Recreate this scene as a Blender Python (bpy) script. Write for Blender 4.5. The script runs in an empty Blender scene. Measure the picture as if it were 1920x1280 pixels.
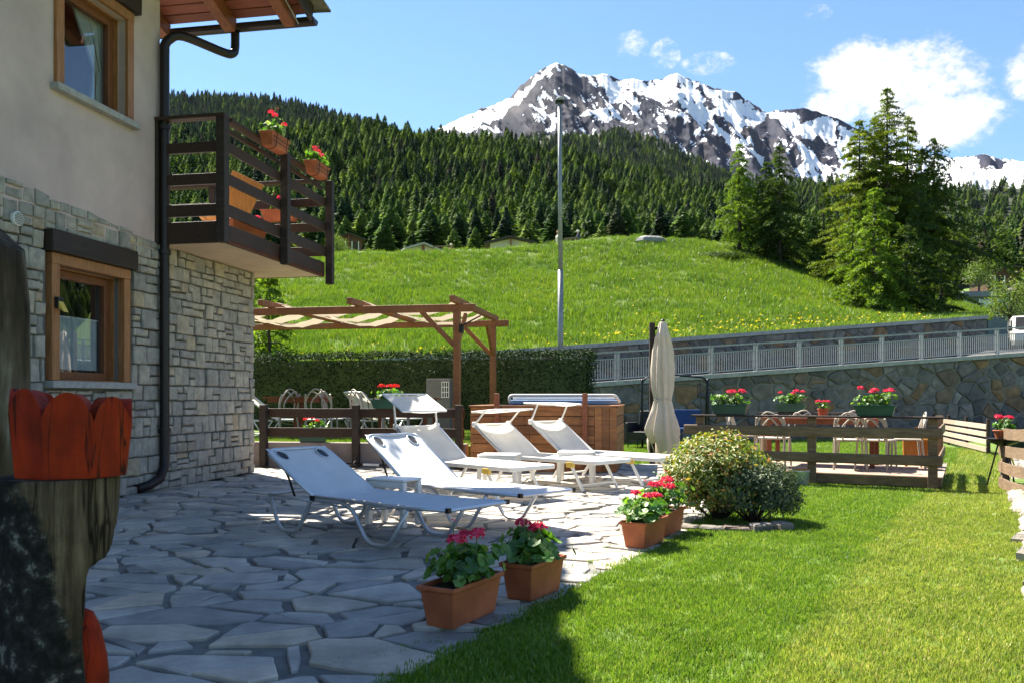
import bpy, math, random
import numpy as np
from mathutils import Vector, Matrix, noise
random.seed(7)
R = math.radians
S = bpy.context.scene
COL = S.collection
# ------------------------------------------------------------ camera, sky, sun, exposure
F, HY, EYE = 1580.0, 745.0, 1.0          # focal length in photo pixels, horizon row, eye height in metres
cam_d = bpy.data.cameras.new('camera'); cam = bpy.data.objects.new('camera', cam_d); COL.objects.link(cam)
cam.location = (0, 0, EYE); cam.rotation_euler = (R(90), 0, 0)
cam_d.sensor_width = 36; cam_d.lens = 36 * F / 1920; cam_d.shift_y = (HY - 640) / 1920
cam_d.clip_start = .05; cam_d.clip_end = 20000
cam_d.dof.use_dof = True; cam_d.dof.focus_distance = 9; cam_d.dof.aperture_fstop = 14
S.camera = cam
SUN_EL, SUN_AZ = 52.4, -36.87            # azimuth clockwise from +Y
sd = Vector((math.sin(R(SUN_AZ)) * math.cos(R(SUN_EL)), math.cos(R(SUN_AZ)) * math.cos(R(SUN_EL)), math.sin(R(SUN_EL))))
sun_d = bpy.data.lights.new('sun', 'SUN'); sun = bpy.data.objects.new('sun', sun_d); COL.objects.link(sun)
sun_d.energy = 5.0; sun_d.angle = R(.5); sun_d.color = (1, .93, .80)
sun.rotation_euler = (-sd).to_track_quat('-Z', 'Y').to_euler(); sun.location = sd * 50
W = bpy.data.worlds.new('World'); S.world = W; W.use_nodes = True
wt = W.node_tree; wn = wt.nodes; wl = wt.links
bg = wn['Background']; bg.inputs[1].default_value = .055
sky = wn.new('ShaderNodeTexSky'); sky.sky_type = 'NISHITA'; sky.sun_disc = False
sky.sun_elevation = R(SUN_EL); sky.sun_rotation = R(SUN_AZ % 360); sky.altitude = 1800; sky.air_density = 1.4; sky.dust_density = 0; sky.ozone_density = 7
def wmath(op, a, b=None, c=None):
    n = wn.new('ShaderNodeMath'); n.operation = op
    for i, x in enumerate((a, b, c)):
        if x is None: continue
        if isinstance(x, (int, float)): n.inputs[i].default_value = x
        else: wl.new(x, n.inputs[i])
    return n.outputs[0]
tc = wn.new('ShaderNodeTexCoord'); sep = wn.new('ShaderNodeSeparateXYZ'); wl.new(tc.outputs['Generated'], sep.inputs[0])
az = wmath('MULTIPLY', wmath('ARCTAN2', sep.outputs[0], sep.outputs[1]), 57.29578)
el = wmath('MULTIPLY', wmath('ARCSINE', sep.outputs[2]), 57.29578)
def wnoise(scale, detail, rough=.6, off=0):
    mp = wn.new('ShaderNodeMapping'); wl.new(tc.outputs['Generated'], mp.inputs[0]); mp.inputs['Location'].default_value = (off, off, off)
    mp.inputs['Scale'].default_value = (1, 1, 1.5)
    n = wn.new('ShaderNodeTexNoise'); wl.new(mp.outputs[0], n.inputs['Vector']); n.inputs['Scale'].default_value = scale
    n.inputs['Detail'].default_value = detail; n.inputs['Roughness'].default_value = rough
    return n.outputs[0]
# cumulus clouds by azimuth, elevation and half sizes in degrees: (az, el, half width, half height, puff)
CL = [(24.6, 18.8, 5.6, 2.5, 1.0), (22.2, 19.9, 3.0, 1.7, 1.0), (26.8, 16.2, 3.9, 2.0, .9), (32.0, 18.3, 2.0, 1.7, .8), (20.6, 18.0, 1.8, 1.1, .7),
      (8.1, 22.4, 1.1, .9, -.02), (10.3, 21.8, 1.1, 1.0, .26), (13.1, 21.1, 1.8, .75, .28), (20.0, 23.2, 1.0, .5, .28),
      (60, 20, 7, 2.8, .9), (118, 22, 8, 3, .9), (-110, 21, 8, 3, .9), (-70, 18, 6, 2.2, .9)]
field = None
for (ca, ce, hw, hh, pw) in CL:
    dx = wmath('DIVIDE', wmath('SUBTRACT', az, ca), hw); dy = wmath('DIVIDE', wmath('SUBTRACT', el, ce), hh)
    r2 = wmath('ADD', wmath('MULTIPLY', dx, dx), wmath('MULTIPLY', dy, dy))
    b = wmath('MAXIMUM', wmath('MINIMUM', wmath('SUBTRACT', 1.0, r2), pw), -2.5)
    field = b if field is None else wmath('MAXIMUM', field, b)
nz = wmath('SUBTRACT', wnoise(17, 10, .62), .5); nz2 = wmath('SUBTRACT', wnoise(75, 8, .7, 3), .5)
field = wmath('ADD', field, wmath('ADD', wmath('MULTIPLY', nz, 2.1), wmath('MULTIPLY', nz2, 1.5)))
mr = wn.new('ShaderNodeMapRange'); mr.interpolation_type = 'SMOOTHSTEP'; wl.new(field, mr.inputs[0]); mr.inputs[1].default_value = .02; mr.inputs[2].default_value = .8
mixc = wn.new('ShaderNodeMix'); mixc.data_type = 'RGBA'; wl.new(mr.outputs[0], mixc.inputs[0])
wl.new(sky.outputs[0], mixc.inputs[6]); cs_ = wn.new('ShaderNodeValToRGB'); wl.new(wmath('ADD', wmath('MULTIPLY', field, .35), wmath('MULTIPLY', wnoise(9, 6, .6, 7), .6)), cs_.inputs[0]); cs_.color_ramp.elements[0].position = .30; cs_.color_ramp.elements[0].color = (.70, .76, .86, 1); cs_.color_ramp.elements[1].position = .62; cs_.color_ramp.elements[1].color = (1, 1, 1, 1)
cm_ = wn.new('ShaderNodeVectorMath'); cm_.operation = 'SCALE'; wl.new(cs_.outputs[0], cm_.inputs[0]); cm_.inputs['Scale'].default_value = 6.2; wl.new(cm_.outputs[0], mixc.inputs[7])
wl.new(mixc.outputs[2], bg.inputs[0])
S.view_settings.view_transform = 'Standard'; S.view_settings.look = 'None'; S.view_settings.gamma = 1; S.view_settings.use_curve_mapping = False
S.view_settings.exposure = 1.9
S.cycles.max_bounces = 6; S.cycles.transparent_max_bounces = 12; S.cycles.caustics_reflective = False; S.cycles.caustics_refractive = False

# ------------------------------------------------------------ helpers
def at(px, py, d): return Vector(((px - 960) / F * d, d, EYE + (HY - py) / F * d))
def gr(px, py, z=0.0):
    d = (EYE - z) * F / (py - HY); return Vector(((px - 960) / F * d, d, z))
def interp(pts, x): return float(np.interp(x, [p[0] for p in pts], [p[1] for p in pts]))
def sstep(a, b, x):
    t = min(1, max(0, (x - a) / (b - a))); return t * t * (3 - 2 * t)
def rv(s=1): return Vector((random.uniform(-s, s), random.uniform(-s, s), random.uniform(-s, s)))
class MB:
    def __init__(s): s.v = []; s.f = []
    def add(s, vs, fs):
        o = len(s.v); s.v.extend(tuple(v) for v in vs); s.f.extend(tuple(i + o for i in f) for f in fs); return s
    def box(s, x0, x1, y0, y1, z0, z1):
        return s.add([(x0,y0,z0),(x1,y0,z0),(x1,y1,z0),(x0,y1,z0),(x0,y0,z1),(x1,y0,z1),(x1,y1,z1),(x0,y1,z1)],
                     [(0,3,2,1),(4,5,6,7),(0,1,5,4),(1,2,6,5),(2,3,7,6),(3,0,4,7)])
    def bar(s, p, q, w, h, up=(0, 0, 1)):
        p = Vector(p); q = Vector(q); d = (q - p).normalized(); up = Vector(up)
        if abs(d.dot(up)) > .98: up = Vector((0, 1, 0))
        a = d.cross(up).normalized() * w / 2; b = a.cross(d).normalized() * h / 2
        vs = [e + i * a + j * b for e in (p, q) for i, j in ((-1,-1),(1,-1),(1,1),(-1,1))]
        return s.add(vs, [(0,1,2,3),(7,6,5,4),(0,4,5,1),(1,5,6,2),(2,6,7,3),(3,7,4,0)])
    def tube(s, path, r, n=8, closed=False, caps=True):
        path = [Vector(p) for p in path]; m = len(path); rs = r if isinstance(r, (list, tuple)) else [r] * m
        vs = []; ref = None
        for i, p in enumerate(path):
            if closed: t = path[(i + 1) % m] - path[i - 1]
            else: t = path[min(i + 1, m - 1)] - path[max(i - 1, 0)]
            t.normalize()
            if ref is None:
                ref = Vector((0, 0, 1)) if abs(t.z) < .9 else Vector((1, 0, 0))
            a = (ref - t * ref.dot(t))
            if a.length < 1e-5: a = t.orthogonal()
            a.normalize(); ref = a; b = t.cross(a)
            for k in range(n):
                an = 2 * math.pi * k / n; vs.append(p + (a * math.cos(an) + b * math.sin(an)) * rs[i])
        fs = []
        for i in range(m if closed else m - 1):
            j = (i + 1) % m
            for k in range(n): fs.append((i*n+k, i*n+(k+1)%n, j*n+(k+1)%n, j*n+k))
        if caps and not closed: fs += [tuple(range(n))[::-1], tuple((m-1)*n + k for k in range(n))]
        return s.add(vs, fs)
    def lathe(s, prof, n=24, c=(0, 0, 0), fn=None):
        m = len(prof); vs = []
        for r, z in prof:
            for k in range(n):
                a = 2 * math.pi * k / n; rr = r * (fn(a, z) if fn else 1)
                vs.append((c[0] + rr * math.cos(a), c[1] + rr * math.sin(a), c[2] + z))
        fs = [(i*n+k, i*n+(k+1)%n, (i+1)*n+(k+1)%n, (i+1)*n+k) for i in range(m - 1) for k in range(n)]
        fs += [tuple(range(n))[::-1], tuple((m-1)*n + k for k in range(n))]
        return s.add(vs, fs)
    def prism(s, poly, z0, z1):          # poly in xy
        n = len(poly)
        return s.add([(x, y, z0) for x, y in poly] + [(x, y, z1) for x, y in poly],
                     [tuple(range(n))[::-1], tuple(range(n, 2*n))] + [(i, (i+1)%n, n+(i+1)%n, n+i) for i in range(n)])
    def xf(s, m): s.v = [tuple(m @ Vector(v)) for v in s.v]; return s
    def mesh(s, name):
        me = bpy.data.meshes.new(name); me.from_pydata(s.v, [], s.f); me.update(); return me
    def build(s, name, mat, parent=None, smooth=False, bevel=0, kind=None):
        return link(name, s.mesh(name), mat, parent, smooth, bevel, kind)
def link(name, me, mat, parent=None, smooth=False, bevel=0, kind=None):
    if mat is not None and not me.materials: me.materials.append(mat)
    if smooth: me.polygons.foreach_set('use_smooth', [True] * len(me.polygons))
    o = bpy.data.objects.new(name, me); COL.objects.link(o)
    if parent is not None: o.parent = parent
    if bevel:
        b = o.modifiers.new('bevel', 'BEVEL'); b.width = bevel; b.segments = 2; b.limit_method = 'ANGLE'; b.angle_limit = R(50)
    if kind: o['kind'] = kind
    return o
def tag(o, label=None, cat=None, group=None, kind=None):
    if label: o['label'] = label
    if cat: o['category'] = cat
    if group: o['group'] = group
    if kind: o['kind'] = kind
    return o
def thing(name, label, cat, loc=(0, 0, 0), rz=0, group=None):
    o = bpy.data.objects.new(name, None); COL.objects.link(o); o.empty_display_size = .1
    o.location = loc; o.rotation_euler = (0, 0, rz); return tag(o, label, cat, group)
def copy_tree(o, parent=None):
    c = o.copy(); COL.objects.link(c); c.parent = parent
    for ch in o.children: copy_tree(ch, c)
    return c
def arc(c, r, a0, a1, n, plane='xz'):
    out = []
    for i in range(n + 1):
        a = R(a0 + (a1 - a0) * i / n); u, w = r * math.cos(a), r * math.sin(a)
        out.append(Vector(c) + (Vector((u, 0, w)) if plane == 'xz' else Vector((0, u, w)) if plane == 'yz' else Vector((u, w, 0))))
    return out
def smooth_path(pts, n=5):               # Catmull-Rom
    pts = [Vector(p) for p in pts]; out = []
    for i in range(len(pts) - 1):
        p0, p1, p2, p3 = pts[max(i-1, 0)], pts[i], pts[i+1], pts[min(i+2, len(pts)-1)]
        for k in range(n):
            t = k / n
            out.append(.5 * ((2*p1) + (p2-p0)*t + (2*p0-5*p1+4*p2-p3)*t*t + (3*p1-p0-3*p2+p3)*t**3))
    return out + [pts[-1]]

# ------------------------------------------------------------ materials
def nd(t, typ, **kw):
    n = t.nodes.new(typ)
    for k, v in kw.items(): setattr(n, k, v)
    return n
def rand_val(t):
    oi = nd(t, 'ShaderNodeObjectInfo'); ge = nd(t, 'ShaderNodeNewGeometry')
    a = nd(t, 'ShaderNodeMath', operation='ADD'); t.links.new(oi.outputs['Random'], a.inputs[0]); t.links.new(ge.outputs['Random Per Island'], a.inputs[1])
    f = nd(t, 'ShaderNodeMath', operation='FRACT'); t.links.new(a.outputs[0], f.inputs[0]); return f.outputs[0]
def ramp(t, src, stops):
    r = nd(t, 'ShaderNodeValToRGB'); t.links.new(src, r.inputs[0]); e = r.color_ramp.elements
    while len(e) < len(stops): e.new(.5)
    for k, (p, c) in enumerate(stops): e[k].position = p; e[k].color = (*c, 1)
    return r.outputs[0]
def tnoise(t, scale, detail=6, rough=.55, stretch=(1, 1, 1), coord='Object', dist=0):
    c = nd(t, 'ShaderNodeTexCoord'); m = nd(t, 'ShaderNodeMapping'); m.inputs['Scale'].default_value = stretch
    t.links.new(c.outputs[coord], m.inputs[0])
    n = nd(t, 'ShaderNodeTexNoise'); t.links.new(m.outputs[0], n.inputs['Vector'])
    n.inputs['Scale'].default_value = scale; n.inputs['Detail'].default_value = detail; n.inputs['Roughness'].default_value = rough; n.inputs['Distortion'].default_value = dist
    return n.outputs[0]
def mixrgb(t, f, a, b, mode='MIX'):
    m = nd(t, 'ShaderNodeMix', data_type='RGBA', blend_type=mode)
    for s, x in ((0, f), (6, a), (7, b)):
        if isinstance(x, (int, float)): m.inputs[s].default_value = x
        elif isinstance(x, tuple): m.inputs[s].default_value = (*x, 1)
        else: t.links.new(x, m.inputs[s])
    return m.outputs[2]
def new_mat(name):
    m = bpy.data.materials.new(name); m.use_nodes = True; return m, m.node_tree, m.node_tree.nodes['Principled BSDF']
def mat(name, stops, scale=6, rough=.7, bump=0, bscale=None, stretch=(1, 1, 1), detail=7, rnd=None, rnd_amt=1.0, metallic=0, spec=.4, spots=None, dist=0, mottling=None, rvar=.12):
    """stops: noise colour ramp; rnd: ramp of per-piece colours multiplied in; spots: (scale, threshold, colour)"""
    m, t, p = new_mat(name)
    nz = tnoise(t, scale, detail, .6, stretch, dist=dist)
    if len(stops) == 1: stops = [(.3, tuple(c * .86 for c in stops[0])), (.7, tuple(min(1, c * 1.1) for c in stops[0]))]
    col = ramp(t, nz, stops)
    if rnd: col = mixrgb(t, rnd_amt, col, ramp(t, rand_val(t), rnd), 'MULTIPLY')
    if mottling:
        col = mixrgb(t, mottling[1], col, ramp(t, tnoise(t, mottling[0], 4, .6), [(.35, (.55, .55, .55)), (.65, (1.25, 1.22, 1.18))]), 'MULTIPLY')
    if spots:
        sc, th, sc_col = spots
        mk = ramp(t, tnoise(t, sc, 8, .7), [(th, (0, 0, 0)), (min(1, th + .1), (1, 1, 1))]); col = mixrgb(t, mk, col, sc_col)
    t.links.new(col, p.inputs['Base Color'])
    mrn = nd(t, 'ShaderNodeMapRange'); t.links.new(nz, mrn.inputs[0]); mrn.inputs[3].default_value = rough - rvar; mrn.inputs[4].default_value = min(1, rough + rvar); t.links.new(mrn.outputs[0], p.inputs['Roughness'])
    p.inputs['Metallic'].default_value = metallic; p.inputs['Specular IOR Level'].default_value = spec
    if bump:
        b = nd(t, 'ShaderNodeBump'); b.inputs['Strength'].default_value = bump; b.inputs['Distance'].default_value = .02
        t.links.new(tnoise(t, bscale or scale * 4, 8, .65, stretch), b.inputs['Height']); t.links.new(b.outputs[0], p.inputs['Normal'])
    return m
def leaf_mat(name, stops, trans=.4, gloss=.06, rough=.5, clump=None, bright=1):
    m, t, p = new_mat(name)
    col = ramp(t, rand_val(t), stops)
    if clump: col = mixrgb(t, .8, col, ramp(t, tnoise(t, clump, 3, .5), [(.3, (.6, .66, .6)), (.7, (1.3, 1.25, 1.1))]), 'MULTIPLY')
    d = nd(t, 'ShaderNodeBsdfDiffuse'); tr = nd(t, 'ShaderNodeBsdfTranslucent'); g = nd(t, 'ShaderNodeBsdfGlossy'); g.inputs['Roughness'].default_value = rough
    t.links.new(col, d.inputs[0]); tcol = mixrgb(t, 1.0, col, (1.25, 1.2, .6), 'MULTIPLY'); t.links.new(tcol, tr.inputs[0])
    a = nd(t, 'ShaderNodeMixShader'); a.inputs[0].default_value = trans; t.links.new(d.outputs[0], a.inputs[1]); t.links.new(tr.outputs[0], a.inputs[2])
    b = nd(t, 'ShaderNodeMixShader'); b.inputs[0].default_value = gloss; t.links.new(a.outputs[0], b.inputs[1]); t.links.new(g.outputs[0], b.inputs[2])
    t.links.new(b.outputs[0], t.nodes['Material Output'].inputs[0]); t.nodes.remove(p); return m
def glass_mat(name, tint=(.85, .9, .95), ior=2.6):
    m, t, p = new_mat(name); t.nodes.remove(p)
    tr = nd(t, 'ShaderNodeBsdfTransparent'); tr.inputs[0].default_value = (*tint, 1); g = nd(t, 'ShaderNodeBsdfGlossy'); g.inputs['Roughness'].default_value = .01
    fr = nd(t, 'ShaderNodeFresnel'); ge = nd(t, 'ShaderNodeNewGeometry'); io = nd(t, 'ShaderNodeMapRange'); t.links.new(ge.outputs['Backfacing'], io.inputs[0]); io.inputs[3].default_value = ior; io.inputs[4].default_value = 1 / ior; t.links.new(io.outputs[0], fr.inputs[0]); x = nd(t, 'ShaderNodeMixShader')
    t.links.new(fr.outputs[0], x.inputs[0]); t.links.new(tr.outputs[0], x.inputs[1]); t.links.new(g.outputs[0], x.inputs[2]); t.links.new(x.outputs[0], t.nodes['Material Output'].inputs[0]); return m
def cloth_mat(name, c, trans=.25, bump=.15, bscale=300):
    m, t, p = new_mat(name)
    col = ramp(t, tnoise(t, 5, 5), [(.3, tuple(x * .88 for x in c)), (.7, c)])
    d = nd(t, 'ShaderNodeBsdfDiffuse'); tr = nd(t, 'ShaderNodeBsdfTranslucent'); a = nd(t, 'ShaderNodeMixShader'); a.inputs[0].default_value = trans
    t.links.new(col, d.inputs[0]); t.links.new(col, tr.inputs[0]); t.links.new(d.outputs[0], a.inputs[1]); t.links.new(tr.outputs[0], a.inputs[2]); t.links.new(a.outputs[0], t.nodes['Material Output'].inputs[0])
    b = nd(t, 'ShaderNodeBump'); b.inputs['Strength'].default_value = bump; b.inputs['Distance'].default_value = .004; t.links.new(tnoise(t, bscale, 2), b.inputs['Height']); t.links.new(b.outputs[0], d.inputs['Normal'])
    t.nodes.remove(p); return m
GREY5 = [(0, (.74, .75, .77)), (.3, (.9, .9, .9)), (.6, (1.0, .99, .97)), (.88, (1.12, 1.08, 1.0)), (.97, (1.15, .98, .76)), (1, (.8, .77, .75))]
M = {}
M['stucco'] = mat('stucco', [(.35, (.50, .385, .36)), (.7, (.57, .445, .41))], 3, .9, .35, 70, mottling=(1.1, .3))
M['soffit_stucco'] = mat('soffit_stucco', [(.58, .45, .33)], 4, .9, .15, 80)
M['wall_stone'] = mat('wall_stone', [(.3, (.27, .25, .215)), (.55, (.38, .355, .30)), (.75, (.47, .44, .37))], 14, .85, .55, 45, rnd=GREY5, mottling=(6, .35), spots=(30, .66, (.16, .16, .15)))
M['mortar'] = mat('mortar', [(.19, .18, .165)], 25, .95, .5, 120)
M['casing_wood'] = mat('casing_wood', [(.25, (.20, .075, .025)), (.5, (.33, .14, .05)), (.75, (.42, .20, .08))], 9, .5, .12, 60, (8, 8, .7), mottling=(3, .3))
M['sash_wood'] = mat('sash_wood', [(.25, (.12, .04, .015)), (.75, (.24, .085, .03))], 9, .45, .1, 60, (8, 8, .7))
M['dark_beam'] = mat('dark_beam', [(.25, (.016, .010, .008)), (.55, (.032, .020, .014)), (.8, (.065, .04, .026))], 5, .6, .35, 30, (1, 1, 7), spots=None)
M['dark_wood'] = mat('dark_wood', [(.25, (.020, .010, .006)), (.55, (.042, .020, .011)), (.8, (.085, .042, .022))], 6, .6, .3, 40, (6, 1, 9), mottling=(3, .3))
M['red_wood'] = mat('red_wood', [(.25, (.13, .035, .016)), (.55, (.23, .07, .03)), (.8, (.32, .115, .05))], 6, .55, .2, 40, (7, 1, 9), mottling=(2, .4))
M['soffit_wood'] = mat('soffit_wood', [(.25, (.13, .035, .022)), (.75, (.26, .075, .04))], 5, .6, .2, 40, (1, 9, 9), rnd=[(0, (.75, .75, .75)), (1, (1.15, 1.1, 1.1))])
M['tub_wood'] = mat('tub_wood', [(.2, (.14, .05, .018)), (.5, (.30, .125, .042)), (.8, (.46, .22, .08))], 4, .5, .2, 30, (1.2, 1.2, 9), rnd=[(0, (.62, .55, .5)), (.5, (1, .95, .9)), (1, (1.25, 1.2, 1.1))], mottling=(4, .35))
M['grey_wood'] = mat('grey_wood', [(.2, (.10, .062, .036)), (.5, (.19, .125, .075)), (.8, (.30, .215, .14))], 5, .75, .3, 40, (1, 8, 9), mottling=(3, .4))
M['deck_wood'] = mat('deck_wood', [(.2, (.30, .22, .16)), (.8, (.52, .42, .33))], 5, .75, .3, 40, (8, 1, 8), rnd=[(0, (.7, .7, .7)), (1, (1.15, 1.12, 1.1))])
M['orange_wood'] = mat('orange_wood', [(.3, (.42, .16, .03)), (.7, (.60, .27, .06))], 6, .45, .1, 40, (8, 8, 1))
M['log'] = mat('log', [(.3, (.03, .021, .014)), (.48, (.10, .07, .045)), (.62, (.20, .155, .115)), (.75, (.36, .30, .25))], 8, .85, 1.0, 18, (4, 4, .45), mottling=(5, .8), spec=.15)
M['red_paint'] = mat('red_paint', [(.3, (.19, .012, .001)), (.55, (.29, .022, .002)), (.8, (.37, .05, .004))], 6, .55, .35, 50, (3, 3, .8), mottling=(5, .6), spots=(26, .76, (.30, .18, .12)), spec=.12)
def red_paint():
    m, t, p = new_mat('worn_red_paint')
    c = ramp(t, tnoise(t, 6, 8, .65, (3, 3, .8)), [(.3, (.23, .012, .001)), (.55, (.37, .025, .002)), (.75, (.48, .06, .005))])
    c = mixrgb(t, .8, c, ramp(t, tnoise(t, 9, 6, .6), [(.35, (.45, .42, .4)), (.65, (1.2, 1.15, 1.1))]), 'MULTIPLY')
    c = mixrgb(t, 1.0, c, ramp(t, tnoise(t, 3.5, 4, .6, (4, 4, .3), dist=.5), [(.488, (1, 1, 1)), (.498, (.1, .08, .08)), (.502, (.1, .08, .08)), (.512, (1, 1, 1))]), 'MULTIPLY')
    chip = ramp(t, tnoise(t, 34, 9, .75), [(.66, (0, 0, 0)), (.69, (1, 1, 1))]); c = mixrgb(t, chip, c, (.22, .14, .09))
    t.links.new(c, p.inputs['Base Color']); p.inputs['Roughness'].default_value = .6; p.inputs['Specular IOR Level'].default_value = .2
    b = nd(t, 'ShaderNodeBump'); b.inputs['Strength'].default_value = .7; b.inputs['Distance'].default_value = .008; t.links.new(tnoise(t, 28, 9, .7, (3, 3, .5)), b.inputs['Height']); t.links.new(b.outputs[0], p.inputs['Normal']); return m
M['red_paint'] = red_paint()
M['pipe'] = mat('pipe', [(.3, (.014, .010, .009)), (.7, (.026, .018, .016))], 5, .4, .05, 60, metallic=.3)
M['sill_stone'] = mat('sill_stone', [(.3, (.27, .26, .25)), (.7, (.40, .385, .36))], 20, .8, .3, 70)
M['black'] = mat('black', [(.012, .012, .013)], 5, .5)
M['blackmetal'] = mat('blackmetal', [(.02, .021, .023)], 5, .4, metallic=.6)
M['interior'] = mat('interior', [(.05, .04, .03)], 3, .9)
M['curtain'] = cloth_mat('curtain', (.80, .86, .82), .45)
M['glass'] = glass_mat('glass')
M['white_plastic'] = mat('white_plastic', [(.3, (.74, .73, .70)), (.7, (.82, .81, .78))], 7, .38, mottling=(3, .1))
M['yellow_plastic'] = mat('yellow_plastic', [(.72, .50, .09)], 5, .4)
M['alu'] = mat('alu', [(.3, (.52, .54, .57)), (.7, (.62, .64, .67))], 8, .38, metallic=.65)
M['sling'] = cloth_mat('sling', (.78, .80, .82), .22)
M['sling_cream'] = cloth_mat('sling_cream', (.80, .77, .70), .28)
M['canvas'] = cloth_mat('canvas', (.74, .66, .56), .25, .25, 120)
M['shade_cloth'] = cloth_mat('shade_cloth', (.52, .44, .33), .35)
M['terracotta'] = mat('terracotta', [(.3, (.33, .085, .03)), (.7, (.46, .14, .055))], 5, .6, .15, 60, mottling=(7, .4), spots=(16, .72, (.44, .24, .15)))
M['pergola_wood'] = mat('pergola_wood', [(.25, (.17, .06, .022)), (.55, (.30, .115, .042)), (.8, (.40, .18, .07))], 6, .55, .2, 40, (7, 1, 9), mottling=(2, .4))
M['green_plastic'] = mat('green_plastic', [(.3, (.012, .055, .038)), (.7, (.022, .085, .06))], 5, .4)
M['soil'] = mat('soil', [(.3, (.03, .02, .014)), (.7, (.08, .058, .04))], 30, .95, .8, 80)
M['soil_and_shade'] = mat('soil_and_shade', [(.3, (.05, .04, .028)), (.7, (.13, .10, .07))], 12, .95, .8, 60)
M['leaf'] = leaf_mat('geranium_leaf', [(0, (.04, .13, .012)), (.5, (.085, .22, .02)), (.85, (.14, .30, .03)), (1, (.24, .34, .05))], .48)
M['stem'] = mat('stem', [(.10, .18, .05)], 8, .6)
M['petal'] = leaf_mat('petal', [(0, (.55, .012, .06)), (.5, (.75, .03, .12)), (1, (.85, .09, .25))], .35, .03)
M['petal_red'] = leaf_mat('petal_red', [(0, (.55, .01, .015)), (.6, (.75, .02, .035)), (1, (.8, .07, .1))], .35, .03)
M['galv'] = mat('galv', [(.3, (.20, .21, .215)), (.7, (.31, .32, .325))], 14, .45, metallic=.35, mottling=(5, .3))
M['concrete'] = mat('concrete', [(.3, (.27, .275, .265)), (.7, (.38, .385, .37))], 8, .9, .3, 60, mottling=(2, .3))
M['low_wall'] = mat('low_wall', [(.3, (.22, .18, .17)), (.7, (.30, .25, .235))], 5, .9, .25, 60, mottling=(2, .4), spots=(5, .72, (.45, .40, .34)))
RUB = [(0, (.55, .55, .58)), (.25, (.8, .82, .85)), (.45, (1.15, 1.12, 1.08)), (.6, (.95, .8, .68)), (.75, (1.35, .85, .45)), (.86, (.7, .62, .6)), (1, (1.5, 1.5, 1.5))]
M['rubble'] = mat('rubble', [(.3, (.115, .108, .10)), (.6, (.20, .185, .17)), (.8, (.30, .27, .24))], 5, .85, .6, 30, rnd=RUB, mottling=(3, .5))
M['rubble_mortar'] = mat('rubble_mortar', [(.185, .18, .165)], 12, .95, .5, 60)
M['pave'] = mat('pave', [(.25, (.36, .345, .315)), (.5, (.46, .435, .395)), (.75, (.55, .52, .465))], 9, .72, .28, 60, rnd=[(0, (.62, .63, .65)), (.3, (.86, .86, .86)), (.7, (1.04, 1.01, .97)), (.9, (1.1, .98, .85)), (1, (.74, .75, .76))], mottling=(2.2, .7), spots=(38, .70, (.22, .20, .17)))
M['joint'] = mat('joint', [(.3, (.15, .148, .135)), (.7, (.25, .245, .225))], 14, .95, .6, 90, mottling=(1.5, .5))
M['asphalt'] = mat('asphalt', [(.3, (.05, .05, .052)), (.7, (.075, .075, .075))], 30, .9, .3, 200)
M['lawn_ground'] = mat('lawn_ground', [(.3, (.06, .11, .010)), (.7, (.12, .18, .022))], 6, .95, .4, 60)
M['kerb_stone'] = mat('kerb_stone', [(.3, (.26, .235, .19)), (.7, (.42, .385, .33))], 9, .85, .5, 50, rnd=[(0, (.75, .75, .75)), (1, (1.1, 1.08, 1.05))])
M['rattan'] = mat('rattan', [(.3, (.36, .31, .26)), (.7, (.47, .415, .355))], 8, .5)
M['wicker'] = mat('wicker', [(.018, .016, .016)], 60, .5, .6, 90)
M['blue_cushion'] = cloth_mat('blue_cushion', (.05, .085, .19), .05)
M['cover_blue'] = mat('cover_blue', [(.22, .30, .45)], 5, .35)
M['roof_slate'] = mat('roof_slate', [(.3, (.12, .115, .10)), (.7, (.24, .22, .18))], 8, .85, .4, 40, rnd=[(0, (.7, .7, .7)), (1, (1.2, 1.15, 1.1))])
M['brown_roof'] = mat('brown_roof', [(.045, .034, .03)], 3, .8)
M['chalet_wood'] = mat('chalet_wood', [(.09, .04, .022)], 4, .7)
M['cream_wall'] = mat('cream_wall', [(.55, .49, .40)], 2, .9)
M['rock'] = mat('rock', [(.3, (.16, .16, .155)), (.7, (.36, .35, .33))], 4, .9, .8, 14)
M['hedge_leaf'] = leaf_mat('hedge_leaf', [(0, (.006, .016, .004)), (.6, (.012, .032, .006)), (1, (.035, .075, .012))], .2, .02)
M['spruce'] = leaf_mat('spruce_needle', [(0, (.03, .065, .012)), (.6, (.05, .095, .016)), (1, (.10, .155, .022))], .4, .02, clump=.6)
M['larch'] = leaf_mat('larch_needle', [(0, (.07, .12, .014)), (.6, (.125, .18, .02)), (1, (.20, .25, .03))], .5, .02, clump=.7)
M['young'] = leaf_mat('young_needle', [(0, (.07, .14, .012)), (.6, (.12, .21, .018)), (1, (.19, .28, .03))], .5, .02, clump=.9)
M['bark'] = mat('bark', [(.3, (.035, .026, .02)), (.7, (.085, .065, .05))], 6, .95, .8, 14, (4, 4, .8))
M['bush_yellow'] = leaf_mat('bush_yellow', [(0, (.07, .13, .012)), (.4, (.14, .215, .02)), (.72, (.24, .28, .028)), (.9, (.40, .32, .045)), (1, (.46, .17, .04))], .45, .06)
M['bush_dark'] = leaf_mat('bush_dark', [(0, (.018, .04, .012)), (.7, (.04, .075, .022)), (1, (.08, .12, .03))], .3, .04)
M['bush_grey'] = leaf_mat('bush_grey', [(0, (.05, .085, .045)), (.6, (.09, .13, .07)), (1, (.15, .19, .10))], .3, .03)
M['broadleaf'] = leaf_mat('broadleaf', [(0, (.06, .12, .015)), (.6, (.11, .18, .025)), (1, (.19, .25, .04))], .4, .04)
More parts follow.
